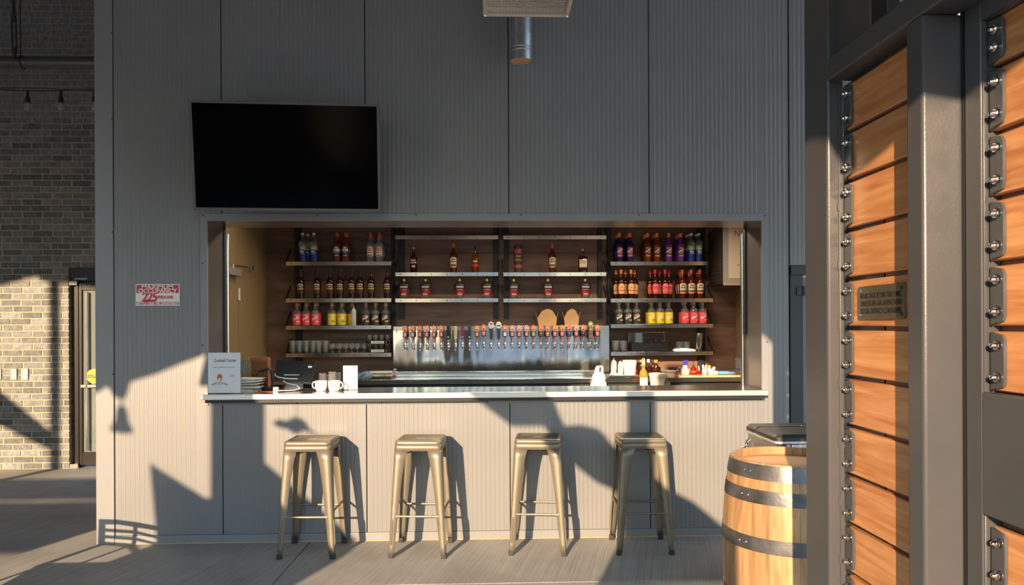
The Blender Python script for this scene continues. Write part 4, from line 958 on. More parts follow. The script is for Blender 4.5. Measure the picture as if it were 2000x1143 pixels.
text('Beer', .036, M_GOLD, tb_, 0, 0, .170, bend=.0442, shear=.3); text('Barrel', .034, M_GOLD, tb_, 0, 0, .132, bend=.0442, shear=.3)
place(tb_, 1012.5, 'BC2', tb_['label'])
b = bottle('square_bottle')
MB().loft([rsq(.045, .012, 0, 4, .030), rsq(.048, .012, .004, 4, .033), rsq(.048, .012, .150, 4, .033), rsq(.044, .014, .162, 4, .028), rsq(.016, .012, .170, 4, .014), rsq(.0125, .012, .178, 4, .0125), rsq(.0125, .012, .225, 4, .0125)]).build('glass_body', M_DKAMB, b, smooth=50)
MB().lathe([(.012, .222), (.0165, .224), (.0165, .244), (0, .246)], 14).build('stopper', M_STEEL, b)
MB().box(-.040, .040, -.0345, -.0332, .045, .135).build('label', M_CREAM, b); MB().box(-.040, .040, -.0346, -.0333, .045, .056).build('label_foot', M_NAVYT, b); text('SMALL\nBATCH', .018, M_NAVYT, b, -.008, -.0346, .108)
place(b, 1138.5, 'BC2', 'square amber bottle with a cream label and glass stopper')
# squeeze bottle between the yellow and charcoal labels
def squeeze(h, r, label, tip=True):
    t = thing('squeeze_bottle', label, 'squeeze bottle')
    MB().lathe([(0, 0), (r-.002, 0), (r, .004), (r, h*.72), (r-.004, h*.76), (0, h*.76)], 20).build('body', M_FROST, t)
    cone = [(r*.8, h*.76), (r*.8, h*.82), (r*.35, h*.85), (.006, h*.87), (.003, h), (0, h)] if tip else [(r*.8, h*.76), (r*.8, h*.9), (r*.5, h*.92), (r*.5, h), (0, h)]
    MB().lathe(cone, 16).build('nozzle', M_PAPER, t); return t
sq = squeeze(.200, .0265, 'frosted squeeze bottle between yellow and charcoal labelled bottles'); place(sq, 690.5, 'L3', sq['label'], dy=.029)

# ------------------------------------------------------------------ glassware on the left bottom shelf
def pint(name, h, r0, r1, lab_, cat='glass'):
    t = thing(name, lab_, cat)
    MB().lathe([(0, .004), (r0-.002, 0), (r0, .002), (r1, h), (r1-.0025, h), (r0-.002, .014), (0, .012)], 22).build('bowl', M_GLASS, t, smooth=50); return t
def grow(proto, desc, where, key, cols, group, cat='glass', y0=.05, dyy=.085):
    index(); z = SH[key]+.0005; n = len(cols); used = False
    for i, (px, deep) in enumerate(cols):
        for d in range(deep):
            y = YS+y0+d*dyy; x = at(px, 690, y=YS+y0).x; lb = '%s, %s in %s %s' % (desc, ordn(i, n), ROWN[d], where)
            if not used: proto.location = (x, y, z); proto['label'] = lb; proto['group'] = group; used = True
            else: dup(proto, (x, y, z), 0, lb, group)
grow(pint('tall_glass', .128, .028, .032, 'x'), 'tall clear glass', 'on left bottom shelf', 'L4', [(571.5, 2), (584.5, 2), (598, 2), (611, 2), (622.5, 2), (635.5, 2)], 'tall glasses on the left bottom shelf')
def snifter():
    t = thing('snifter_glass', 'x', 'glass')
    MB().lathe([(0, .003), (.024, 0), (.025, .003), (.006, .010), (.005, .022), (.020, .034), (.034, .055), (.034, .068), (.026, .096), (.0245, .096), (.032, .068), (.032, .056), (.018, .036), (0, .03)], 20).build('bowl', M_GLASS, t, smooth=50); return t
grow(snifter(), 'short round stemmed glass', 'on left bottom shelf', 'L4', [(648.5, 2), (662.5, 2), (675, 2), (687, 2), (698, 2), (710.5, 2)], 'round glasses on the left bottom shelf')
MB_R = None
for lev in (0, 1):
    z = SH['L4']+.0005+lev*.088
    t = thing('tasting_rack', 'small dark tasting rack with a pale name strip, %s of two stacked' % ('upper' if lev else 'lower'), 'rack', (at(739.5, 680, y=YS+.06).x, YS+.06, z), group='stacked tasting racks')
    MB().box(-.125, .125, -.05, .05, 0, .008).box(-.125, .125, -.05, .05, .034, .040).box(-.125, -.119, -.05, .05, .008, .034).box(.119, .125, -.05, .05, .008, .034).build('rack_frame', M_DARKM, t)
    MB().box(-.07, .062, -.0535, -.050, .008, .033).build('name_strip', M_PAPER, t); text('NEW HOLLAND', .014, M_BLKT, t, -.004, -.0537, .020, bold=.0003)
    MB().lathe([(0, 0), (.006, 0), (.006, .004), (0, .004)], 10, T=Matrix.Translation((.085, -.05, .02)) @ Matrix.Rotation(R(90), 4, 'X')).build('peg', M_GOLD, t)
    for k in range(4):
        g_ = thing('taster_glass', 'small taster glass, %s in the %s tasting rack' % (ordn(k, 4), 'upper' if lev else 'lower'), 'glass', (t.location.x-.094+.0625*k, YS+.06, z+.0405), group='taster glasses in the racks')
        MB().lathe([(0, .003), (.016, 0), (.018, .004), (.026, .030), (.0235, .055), (.022, .055), (.024, .03), (.015, .006), (0, .006)], 16).build('bowl', M_GLASS, g_, smooth=50)

# ------------------------------------------------------------------ beer taps
TPX = [791, 805.6, 820, 833.5, 847.5, 861.7, 875.5, 889.6, 903.4, 917, 931.6, 945, 959.3, 974, 986.4, 1000.4, 1014, 1028.5, 1042, 1056.7, 1069.6, 1083.8, 1097.8, 1111.7, 1125.5, 1139, 1153.5, 1166.6]
OVAL = [M_ORANGE, pbr('deep_orange_enamel', (.80, .16, .035), .4), pbr('pale_salmon_enamel', (.82, .42, .28), .4)]
ovals = {0: 0, 1: 0, 2: 1, 3: 2, 4: 2, 5: 0, 10: 0, 11: 0, 14: 0, 15: 2, 16: 2, 17: 2, 18: 0, 19: 0, 20: 0, 21: 0, 22: 0, 23: 1, 24: 2, 25: 0, 27: 0}
M_LB = pbr('light_blue_grey_badge', (.5, .52, .55), .5); M_GRB = pbr('sage_green_badge', (.36, .52, .18), .5); M_BRB = pbr('brown_badge', (.20, .10, .06), .5); M_DB = pbr('denim_badge', (.05, .10, .22), .4)
badge = {0: (M_PALEP, 'pale pink'), 1: (M_LB, 'pale grey'), 14: (M_PAPER, 'white'), 18: (M_GRB, 'green'), 19: (M_BRB, 'brown'), 23: (M_DB, 'blue'), 25: (M_NAVY, 'navy')}
slim = {6: (M_BLACK, 'black'), 7: (M_CREAM, 'cream'), 8: (pbr('wine_red_handle', (.30, .02, .03), .35), 'wine red'), 9: (pbr('slate_handle', (.04, .045, .05), .4), 'charcoal')}
TYF = 2.33-.075
zsp, zoc = at(980, 684, y=TYF).z, None
rot90 = Matrix.Rotation(R(90), 4, 'X')
def faucet(t):
    m = MB(); m.cyl((0, .082, .055), (0, .0, .055), .013, n=12).lathe([(.011, 0), (.0125, .002), (.0125, .006), (0, .006)], 12, T=Matrix.Translation((0, -.004, .055)) @ rot90)
    m.lathe([(.012, .042), (.015, .048), (.0155, .058), (.012, .068), (.006, .078), (.0065, .098), (.009, .100), (.009, .112), (0, .112)], 14); m.build('faucet_body', M_CHROME, t, smooth=50)
    MB().tube([(0, .0, .048), (0, -.012, .03), (0, -.016, .0)], [.0105, .009, .0072], 12).build('spout', M_CHROME, t)
    MB().lathe([(.017, 0), (.019, .003), (.017, .006)], 14, T=Matrix.Translation((0, .082, .055)) @ rot90).build('wall_collar', M_CHROME, t)
def xmark(t, zc, y, s, parent_mat=M_WT):
    m = MB()
    for a in (40, -40):
        T = Matrix.Translation((0, y, zc+.004)) @ Matrix.Rotation(R(a), 4, 'Y'); m.box(-.0022, .0022, -.0006, .0004, -s, s, T=T)
    m.build('white_sails_emblem', M_WT, t); MB().box(-.005, .005, y-.0008, y+.0004, zc-s-.006, zc-.004).build('mill_emblem', M_PURPLEP, t)
TP = {}
def oval(t, zc, rx, rz, mat, yy=-.012, th=.012, rim=None):
    pts = [(rx*math.cos(2*math.pi*k/28), zc+rz*math.sin(2*math.pi*k/28)) for k in range(28)]
    MB().prism(pts, yy, yy+th).build('oval_plate', mat, t, bevel=.001, seg=1)
    p2 = [(1.12*rx*math.cos(2*math.pi*k/28), zc+1.1*rz*math.sin(2*math.pi*k/28)) for k in range(28)]
    if rim: MB().prism(p2, yy+.004, yy+th+.004).build('oval_rim', rim, t)
def mktap(kind, i):
    t = thing('beer_tap', 'x', 'beer tap', (0, 0, 0)); faucet(t)
    if kind == 'slim':
        m, nm = slim[i]
        MB().loft([rsq(.010, .004, .112), rsq(.014, .005, .125), rsq(.0155, .005, .24), rsq(.0135, .005, .246)]).build('slim_handle', m, t)
        text('NEW HOLLAND', .014, M_WT if i != 7 else M_BLKT, t, 0, 0, 0)
        o = [c for c in bpy.data.objects if c.parent == t and c.name.startswith('lettering')][0]
        for v in o.data.vertices: a, b, c = v.co; v.co = (-.001-c*1.05, -.0158+b*.0+.0, .185+a) if False else (-c, -.0157, .185+a*.95)
        # upright lettering running up the handle
        for v in o.data.vertices: pass
        MB().lathe([(0, .001), (.009, 0)], 12, T=Matrix.Translation((0, -.0155, .137)) @ rot90).build('round_mark', M_CREAM if i == 7 else M_LB, t)
        nm = '%s slim beer tap handle' % nm
    elif kind == 'oval':
        MB().lathe([(.0085, .112), (.0095, .118), (.0075, .135), (0, .135)], 12).build('orange_ferrule', M_ORANGE2, t)
        bm, bn = badge.get(i, (M_SALMON, 'orange'))
        MB().loft([rsq(.018, .003, .134, 2, .011), rsq(.021, .003, .138, 2, .0125), rsq(.0235, .003, .186, 2, .0135), rsq(.021, .003, .190, 2, .012)]).build('badge_block', M_NAVY, t)
        MB().box(-.0145, .0145, -.0145, -.0125, .143, .182).build('badge_face', bm, t, bevel=.001, seg=1)
        MB().lathe([(0, .001), (.006, 0)], 10, T=Matrix.Translation((.001, -.0145, .170)) @ rot90).build('badge_emblem', M_LB, t)
        oval(t, .221, .0222, .0315, OVAL[ovals[i]], rim=OVAL[2]); xmark(t, .222, -.0125, .0145)
        nm = 'beer tap with orange oval top and %s badge' % bn
    elif kind == 'slate':
        MB().prism([(-.015, .112), (.015, .112), (.021, .215), (.018, .221), (-.018, .221), (-.021, .215)], -.011, .009).build('slate_handle', slim[9][0], t, bevel=.002)
        oval(t, .255, .0265, .034, M_PAPER, rim=M_LB)
        if i == 12: MB().lathe([(0, .001), (.015, .0)], 14, T=Matrix.Translation((0, -.0125, .244)) @ rot90).build('oval_emblem', OVAL[2], t); MB().prism([(-.018, .262), (.018, .262), (.012, .277), (-.012, .277)], -.0135, -.0122).build('oval_stripe', M_DB, t)
        else: MB().prism([(-.02, .262), (0, .254), (.02, .262), (.015, .242), (-.015, .242)], -.0135, -.0122).build('oval_stripe', M_DB, t)
        nm = 'tall dark slate beer tap with white oval top, %s of the pair' % ('left' if i == 12 else 'right')
    else:
        MB().box(-.0185, .0185, -.014, .012, .112, .226).build('wooden_handle', wood('tap_wood', (.12, .06, .025), (.3, .17, .08), .5), t, bevel=.002)
        for x in (-.007, 0, .007): MB().lathe([(0, .001), (.004, 0)], 8, T=Matrix.Translation((x, -.014, .210-.004*abs(x)*100)) @ rot90).build('white_spot', M_WT, t)
        oval(t, .258, .0225, .030, pbr('leaf_green_oval', (.30, .52, .12), .45), rim=M_ORANGE); MB().box(-.013, .013, -.013, -.012, .258, .268).build('oval_lettering', M_WT, t)
        MB().lathe([(0, .001), (.007, 0)], 10, T=Matrix.Translation((.006, -.0125, .240)) @ rot90).build('cherry_emblem', M_RED, t)
        nm = 'beer tap with brown wooden handle and green oval top'
    return t, nm
cache = {}
cnt = {}
from collections import Counter
info = []
for i in range(28):
    kind = 'slim' if i in slim else 'slate' if i in (12, 13) else 'wood' if i == 26 else 'oval'
    bk = badge.get(i, (M_SALMON, 'orange'))[1]; key = (kind, ovals.get(i), bk) if kind == 'oval' else (kind, i)
    zt_ = zsp+(.008 if i == 11 else 0)
    loc = (at(TPX[i], 660, y=TYF).x, TYF, zt_)
    if key in cache: index(); o = dup(cache[key][0], loc, 0)
    else: cache[key] = mktap(kind, i); o = cache[key][0]; o.location = loc
    info.append((o, cache[key][1], kind, i))
ORDN = ['first', 'second', 'third', 'fourth', 'fifth', 'sixth', 'seventh', 'eighth', 'ninth', 'tenth', 'eleventh', 'twelfth', 'thirteenth', 'fourteenth', 'fifteenth', 'sixteenth', 'seventeenth', 'eighteenth', 'nineteenth', 'twentieth', 'twenty-first', 'twenty-second', 'twenty-third', 'twenty-fourth', 'twenty-fifth', 'twenty-sixth', 'twenty-seventh', 'last']
for o, nm, kind, i in info:
    tail = '' if kind in ('slate', 'wood') else ', %s tap from the left' % ORDN[i] if i < 27 else ', the last tap on the right'
    o['label'] = nm+tail; o['group'] = 'beer taps on the steel tap wall'

# food boxes on the tap wall
for px, wpx, lb in ((1068, 38, 'large kraft takeout box with open flaps on the tap wall'), (1115.5, 29, 'smaller kraft takeout box with open flaps, right of the large one')):
    yb = 2.47; a = at(px, 620, y=yb); t = thing('takeout_box', lb, 'box', (a.x, yb, TZ+.002), group='kraft takeout boxes'); hw = wpx/2/1440*(yb+5.29)
    hgt = .115
    MB().prism([(-hw*.9, 0), (hw*.9, 0), (hw, hgt*.72), (hw*.55, hgt*1.35), (hw*.1, hgt*1.55), (-hw*.1, hgt*1.5), (-hw*.55, hgt*1.3), (-hw, hgt*.72)], -.05, -.048).build('front_panel', M_CARD, t)
    MB().prism([(-hw*.9, 0), (hw*.9, 0), (hw, hgt*.72), (hw*.5, hgt*1.5), (-hw*.5, hgt*1.5), (-hw, hgt*.72)], .048, .05).build('rear_panel', M_CARD, t)
    for s in (-1, 1):
        MB().add([(s*hw*.9, -.05, 0), (s*hw*.9, .05, 0), (s*hw, .05, hgt*.72), (s*hw, -.05, hgt*.72)], [(0, 1, 2, 3)]).build('side_panel', M_CARD, t, solid=.0015)
        MB().add([(s*hw, -.05, hgt*.70), (s*hw, .05, hgt*.70), (s*(hw+.018), .03, hgt*1.25), (s*(hw+.018), -.03, hgt*1.25)], [(0, 1, 2, 3)]).build('side_flap', M_CARD, t, solid=.0015)
# ------------------------------------------------------------------ things on the front counter
CT = 1.0605
sg2 = thing('counter_sign', 'white standing sign about cocktails at the left end of the bar counter', 'sign', (at(438.5, 760, y=-.055).x, -.055, CT), group=None)
zt_ = at(438, 688.5, y=-.055).z-CT; hw = .114
MB().box(-hw, hw, -.002, .002, .002, zt_).box(-hw, hw, -.002, .05, .0, .003).build('acrylic_stand', M_GLASS, sg2)
MB().box(-hw+.002, hw-.002, -.0032, -.0022, .006, zt_-.002).build('printed_card', M_SIGN, sg2)
Z = lambda p: at(438, p, y=-.055).z-CT
Xs = lambda p: at(p, 730, y=-.055).x-sg2.location.x
fit('Cocktail Corner', Xs(462)-Xs(418.5), .030, M_NAVYT, sg2, (Xs(462)+Xs(418.5))/2, -.0034, Z(704.5), bold=.0005)
fit('Please see Bartender for service', Xs(459)-Xs(417), .012, M_NAVYT, sg2, (Xs(459)+Xs(417))/2, -.0034, Z(717.5))
fit('Thank you\nManagement', Xs(458.5)-Xs(448.5), .008, M_NAVYT, sg2, (Xs(458.5)+Xs(448.5))/2, -.0034, Z(734))
ox_, oz_ = Xs(429.5), Z(737.5)
MB().prism([(ox_+.0185*math.cos(q/14*math.pi), oz_+.0255*math.sin(q/14*math.pi)) for q in range(28)], -.0042, -.0032).build('orange_oval_emblem', pbr('burnt_orange_print', (.62, .20, .06), .5), sg2)
m = MB()
for a in (42, -42): m.box(-.0016, .0016, -.0048, -.0042, -.016, .016, T=Matrix.Translation((ox_, 0, oz_+.006)) @ Matrix.Rotation(R(a), 4, 'Y'))
m.build('mill_sails_emblem', M_NAVYT, sg2)
MB().prism([(ox_-.008, oz_-.02), (ox_+.008, oz_-.02), (ox_+.005, oz_-.004), (ox_, oz_+.002), (ox_-.005, oz_-.004)], -.0048, -.0042).build('mill_emblem', M_PAPER, sg2)
me = text_mesh('NEW HOLLAND', .0155, bold=.0003); me.materials.append(M_BLKT); ra = .085
for v in me.vertices: a, b, c = v.co; q = a/ra; v.co = (ox_+(ra+b)*math.sin(q), -.0034-c, Z(747.5)-ra+(ra+b)*math.cos(q))
put('lettering', me, sg2)
fit('BREWING', .034, .007, M_BLKT, sg2, ox_, -.0034, Z(751)); fit('CO', .008, .006, M_BLKT, sg2, ox_, -.0034, Z(754))
# napkins
nx_ = at(487, 750, y=.13).x; nk0 = thing('napkin_stack', 'leaning stack of folded white napkins behind the counter sign', 'napkins', (nx_, .13, CT))
zz = 0
for k in range(13):
    sx = random.uniform(-.012, .012)+(k*.0015); hw, hd_ = .075+random.uniform(-.012, .01), .06; th = .0078+random.uniform(-.0015, .0015); b_ = random.uniform(-.01, .012)
    T = Matrix.Translation((sx-.005*(k % 3), random.uniform(-.01, .01), zz)) @ Matrix.Rotation(R(random.uniform(-9, 9)), 4, 'Z')
    lp_ = [(-hw, 0), (-hw*.3, b_*.3), (hw*.4, b_*.6), (hw, b_*.8+.002), (hw+.006, b_*.8+th*.5), (hw, b_*.8+th*.9), (hw*.4, b_*.6+th), (-hw*.3, b_*.3+th*.92), (-hw, th*.9), (-hw-.005, th*.5)]
    MB().prism([(a, max(b, -.001) if k == 0 else b) for a, b in lp_], -hd_, hd_, T=T).build('napkin', M_CLOTH if k % 3 else M_PAPER, nk0, smooth=0); zz += th
o_ = thing('orange_card', 'flat orange card lying on the counter beside the napkins', 'card', (at(518, 757, y=.08).x, .08, CT), R(8)); MB().box(-.065, .065, -.05, .05, 0, .0015).build('card', pbr('orange_red_card', (.72, .15, .04), .5), o_)
o_ = thing('card_reader', 'tiny white cube shaped card reader on the counter', 'card reader', (at(538.5, 758, y=.06).x, .06, CT)); MB().box(-.017, .017, -.012, .022, 0, .034).build('case', M_WHITE, o_, bevel=.004, seg=3)
# register
tbp = at(574, 757, y=.20); tp_ = thing('tablet_register', 'dark tablet register seen from behind on a grey stand', 'tablet', (tbp.x, .20, CT+.005), R(-6))
Tt = Matrix.Translation((0, .02, .133)) @ Matrix.Rotation(R(-14), 4, 'X')
Tt = Matrix.Translation((0, .015, .127)) @ Matrix.Rotation(R(4), 4, 'Y') @ Matrix.Rotation(R(-16), 4, 'X')
TW, TH = .147, .082
MB().loft([[(p[0], y, p[1]) for p in [(q[0], q[1]) for q in rsq(w_, .014, 0, 5, h_)]] for y, w_, h_ in ((-.010, TW-.006, TH-.006), (-.006, TW, TH), (.006, TW, TH), (.008, TW-.003, TH-.003))], T=Tt).build('tablet', pbr('space_grey_aluminium', (.040, .038, .037), .42, .2), tp_)
MB().lathe([(0, .002), (.016, .001), (.018, 0)], 20, T=Tt @ Matrix.Translation((TW-.035, -.010, TH-.03)) @ rot90).build('round_clip', M_STEEL, tp_)
MB().prism([(-.066, 0), (.064, 0), (.056, .118), (-.052, .118)], -.012, .02, T=Matrix.Rotation(R(-12), 4, 'X')).build('stand', pbr('grey_stand', (.20, .215, .23), .45), tp_, bevel=.004)
MB().box(-.06, .058, -.034, -.016, .100, .118).build('clamp_bar', M_DARKM, tp_, bevel=.003); MB().box(-.06, .058, -.037, -.034, .106, .112).build('clamp_edge', M_STEEL, tp_)
MB().tube([(-.135, -.01, .118), (-.13, -.035, .105), (-.09, -.055, .092), (-.02, -.06, .083), (.05, -.06, .082)], .004, 8).tube([(-.055, -.045, .07), (-.06, -.05, .062), (-.02, -.06, .048), (.05, -.07, .035), (.075, -.085, .012), (.05, -.11, .005), (-.01, -.15, .005), (-.07, -.19, .005)], .0035, 8).build('white_cable', M_WHITE, tp_)
MB().box(-.085, -.06, .0, .03, -.005, .035).box(-.06, .06, -.02, .04, -.005, .004).build('foot_block', M_BLACK, tp_, bevel=.004)
# wooden crate board, black arch handle, grey bin behind the sign
yy = .31
o_ = thing('wooden_tray', 'brown wooden tray standing on edge beside the tan door', 'tray', (at(506, 750, y=yy).x, yy, CT), R(-14))
zt_ = at(506, 698, y=yy).z-CT
MB().box(-.085, -.062, -.02, .03, 0, zt_).build('side_rail', pbr('pale_worn_wood', (.52, .33, .15), .6, var=.3, vscale=60), o_, bevel=.002)
M_TRAY = wood('dark_tray_wood', (.20, .07, .025), (.32, .13, .05), .5)
MB().box(-.062, .085, -.02, .02, zt_-.035, zt_).box(.070, .085, -.02, .02, 0, zt_-.035).build('frame_rail', M_TRAY, o_, bevel=.002)
MB().box(-.062, .070, .0, .01, 0, zt_-.035).build('back_board', M_TRAY, o_)
o_ = thing('black_carrier', 'black arched metal handle in front of the wooden tray', 'carrier', (at(519, 752, y=.235).x, .235, CT)); h_ = at(519, 723, y=.235).z-CT
MB().tube([(-.062, 0, .0), (-.056, 0, h_*.75), (-.042, 0, h_*.93), (-.02, 0, h_*.97), (.024, 0, h_*1.06), (.038, 0, h_*1.0), (.046, 0, h_*.7), (.056, 0, .0)], .009, 10, flat=1.4).build('arch_handle', M_BLACK, o_); MB().box(-.066, .066, -.03, .03, 0, .022).build('base', M_BLACK, o_, bevel=.004)
o_ = thing('grey_bin', 'grey plastic bin between the sign and wooden tray', 'bin', (at(472.5, 750, y=.33).x, .33, CT)); h_ = at(476, 705, y=.34).z-CT
MB().loft([rsq(.045, .012, 0, 4, .035), rsq(.052, .014, h_, 4, .042), rsq(.050, .014, h_, 4, .040), rsq(.043, .012, .004, 4, .033)], cap1=True).build('body', pbr('mid_grey_plastic', (.30, .28, .26), .5), o_)
# cups and card
def mug(px, label, rz):
    t = thing('coffee_mug', label, 'mug', (at(px, 760, y=.10).x, .10, CT), rz, group='white mugs on the counter')
    MB().lathe([(0, .004), (.030, 0), (.034, .003), (.042, .030), (.0435, .074), (.0415, .074), (.039, .03), (.030, .008), (0, .007)], 28).build('bowl', M_WHITE, t, smooth=50)
    MB().tube([(.040, 0, .062), (.058, 0, .064), (.068, 0, .050), (.066, 0, .030), (.052, 0, .018), (.041, 0, .022)], .006, 8, flat=.8).build('handle', M_WHITE, t); return t
mug(627, 'white coffee mug with its handle to the left', R(165)); mug(652.5, 'white coffee mug with its handle to the right', R(-15))
o_ = thing('menu_stand', 'bright white upright card in a thin black frame beside the mugs', 'card', (at(684.5, 757, y=.16).x, .16, CT)); h_ = at(684, 714.5, y=.16).z-CT
MB().box(-.052, .052, -.002, .004, .0, h_).build('card', M_PAPER, o_); MB().box(-.052, .052, -.004, .05, 0, .004).build('foot', M_BLACK, o_)
m = MB(); m.box(-.0545, -.052, -.003, .005, 0, h_+.0025).box(.052, .0545, -.003, .005, 0, h_+.0025).box(-.052, .052, -.003, .005, h_, h_+.0025); m.build('frame', M_BLACK, o_)
m = MB(); m.tube([(p[0]+.004, -.0024, p[1]+.040) for p in rsq(.023, .006, 0, 3)], .0006, 4, closed=True); m.build('faint_print', M_LB, o_)
# glasses behind the mugs
for k, (px, h_) in enumerate(((631, .10), (642, .085), (650, .11), (656, .10))):
    t = thing('water_glass', 'clear glass upside down behind the mugs, %s of four' % ordn(k, 4), 'glass', (at(px, 735, y=.27).x, .25+.066*(k % 2), CT), group='clear glasses behind the mugs')
    MB().lathe([(.030, 0), (.027, h_+.02), (0, h_+.02), (0, h_+.014), (.025, h_+.014), (.0285, 0)], 20).build('bowl', M_GLASS, t, smooth=50)
# papers and towel on the back counter left of the tap wall
px_ = at(735, 740, y=2.15)
o_ = thing('blue_towel', 'crumpled blue grey towel on the back counter left of the taps', 'towel', (at(713, 740, y=2.12).x, 2.02, CZ+.001)); lo = []
for k in range(7):
    r_ = .062*math.sin(math.pi*(.18+.76*k/6))**.6; lo.append([(r_*math.cos(q/28*2*math.pi)*(1+.22*math.sin(7*q/28*2*math.pi+k*1.3))+.008*k, .05*r_/.062*math.sin(q/28*2*math.pi)*(1+.35*math.sin(6*q/28*2*math.pi-k)), .075*k/6+.006*math.sin(3*q)*(k > 0)) for q in range(28)])
MB().loft(lo).build('cloth', M_BLUECL, o_, smooth=70)
o_ = thing('paper_stack', 'low pile of papers and folders on the back counter left of the taps', 'papers', (at(741, 740, y=2.19).x, 2.20, CZ+.0005)); 
for k, (hw, z0, z1, mt, a) in enumerate(((.19, 0, .022, M_BLACK, 0), (.15, .022, .040, M_PALEP, 3), (.10, .040, .056, M_GREEN, -4), (.13, .056, .064, M_PAPER, 6))): MB().box(-hw+.03, min(hw, .13), -.11, .11, z0, z1, T=Matrix.Rotation(R(a), 4, 'Z')).build('folder' if k else 'tray', mt, o_)
# ------------------------------------------------------------------ right: drip shelf, jars, bottles, tools
yk = 2.02; XR = lambda p, y=yk: at(p, 740, y=y).x; ZR = lambda p, y=yk: at(1250, p, y=y).z
ds_ = thing('drip_shelf', 'small stainless shelf with raised lip at the right of the taps', 'shelf', ((XR(1184)+XR(1259))/2, yk, CZ+.0005)); hw = (XR(1259)-XR(1184))/2; zt_ = .030
MB().box(-hw, hw, -.10, .125, .004, zt_).build('tray', M_STEEL, ds_, bevel=.004); MB().box(-hw+.02, hw-.02, -.08, .11, 0, .004).build('foot', M_BLACK, ds_)
ZD = CZ+zt_+.001
def onshelf(t, px, y, z): t.location = (XR(px, y), y, z)
t = squeeze(ZR(700)-ZD, .030, 'tall squeeze bottle with pointed nozzle at the left of the drip shelf'); onshelf(t, 1199, yk+.09, ZD)
t = squeeze(ZR(706)-ZD, .027, 'squeeze bottle with flat cap beside the stacked tubs', tip=False); onshelf(t, 1212, yk+.05, ZD)
t = thing('funnel', 'pale upside down plastic funnel on the drip shelf', 'funnel'); h_ = ZR(718)-ZD
MB().lathe([(.044, 0), (.043, .006), (.012, h_*.55), (.006, h_), (.003, h_), (.009, h_*.55), (.040, .004)], 20).build('cone', M_FROST, t, smooth=50); onshelf(t, 1199, yk-.04, ZD)
t = thing('plastic_tub', 'stack of clear white plastic tubs on the drip shelf', 'tub'); h_ = ZR(704)-ZD
pr = [(0, 0), (.058, 0)]
for k in range(6): z0 = h_*(.14+.13*k); pr += [(.058+.0020*k, z0), (.061+.002*k, z0+.002), (.061+.002*k, z0+.008)]
pr += [(.070, h_*.96), (.073, h_*.965), (.073, h_), (0, h_)]
MB().lathe(pr, 26).build('tub', M_FROST, t, smooth=30); onshelf(t, 1230, yk+.05, ZD)
t = thing('bar_towel', 'white towel draped over the right end of the tap counter', 'towel'); lo = []
tz = at(1171, 715, y=1.86).z-.925
for k in range(9):
    u = k/8; hw = .075*(1-.62*u**1.3)+.006*math.sin(k*2); lo.append([((hw*math.cos(q/24*2*math.pi))*(1+.10*math.sin(4*q/24*2*math.pi))+.010*u, .028*(1-.3*u)*math.sin(q/24*2*math.pi)*(1+.25*math.sin(6*q/24*2*math.pi)), tz*u) for q in range(24)])
MB().loft(lo).build('cloth', M_CLOTH, t, smooth=60); m = MB(); m.prism([(.002, tz*.72), (.016, tz*.70), (.022, tz*.93), (.008, tz*.95)], -.036, -.028); m.build('navy_stripe', M_NAVY, t); t.location = (at(1170, 740, y=1.86).x, 1.90, .925)
cab = MB()
# bottles on the counter
def liquor(gl, capm, label, px, y, top, lm=None, r=.036, base=None):
    t = bottle('liquor_bottle'); z0 = CZ+.0005 if base is None else base; h = at(px, top, y=y).z-z0
    MB().lathe([(0, .003), (r-.004, 0), (r, .004), (r, h*.48), (r*.9, h*.57), (r*.42, h*.68), (r*.36, h*.72), (r*.36, h*.86), (0, h*.86)], 22).build('glass_body', gl, t, smooth=50)
    cap(t, r*.42, h*.82, h, capm)
    if lm: patch(MB(), r, 62, h*.10, h*.40).build('label', lm, t)
    t['label'] = label; t['group'] = 'liquor bottles on the back counter'; t.location = (XR(px, y), y, z0)
sr = thing('speed_rail', 'low steel speed rail fixed in front of the back counter at right', 'rail', (XR(1282, 1.82), 1.82, .0)); hw = .26
MB().box(-hw, hw, -.10, .125, .86, .90).build('tray', M_STEEL, sr, bevel=.003)
for x in (-hw+.03, hw-.03): MB().box(x-.015, x+.015, .09, .12, 0, .86).build('leg', M_DARKM, sr)
HONEY = pbr('honey_spirit', (.75, .33, .04), .05, trans=.5)
liquor(HONEY, M_CREAM, 'honey coloured liquor bottle with white label and cream cap', 1257, 1.80, 702, M_PAPER, .040, .9005)
liquor(M_DKAMB, M_DARKM, 'dark liquor bottle at the far left behind the honey coloured one', 1247, 2.215, 703, M_PINK)
liquor(M_DKAMB, M_ORANGE, 'dark liquor bottle with orange cap just left of the honey coloured one', 1252, 2.10, 703, base=ZD)
liquor(M_GLASS, M_RUST, 'clear liquor bottle with rust cap behind the honey coloured one', 1257, 2.305, 699)
liquor(M_DKAMB, M_PAPER, 'brown liquor bottle with white cap behind the honey coloured one', 1266.5, 2.10, 702)
liquor(M_DKAMB, M_ORANGE, 'dark round liquor bottle with orange neck behind white tub', 1281.5, 2.06, 703, None, .045)
liquor(M_DKAMB, M_DARKM, 'second dark liquor bottle with plain neck behind the white tub', 1275.5, 2.18, 703, None, .04)
t = thing('bain_marie_tub', 'large cream round tub with open lid on back counter', 'tub', (XR(1284, 1.81), 1.81, .9005)); h_ = at(1284, 729, y=1.81).z-.9005
MB().lathe([(0, 0), (.066, 0), (.072, h_*.75), (.080, h_*.78), (.084, h_*.86), (.084, h_), (.080, h_), (.076, h_*.8), (.064, .01), (0, .008)], 30).build('tub', pbr('cream_plastic', (.70, .64, .52), .4), t, smooth=40)
MB().tube([(.082, 0, h_*.9), (.095, -.01, h_*.8), (.09, -.02, h_*.55)], .004, 6).build('wire_bail', M_STEEL, t)
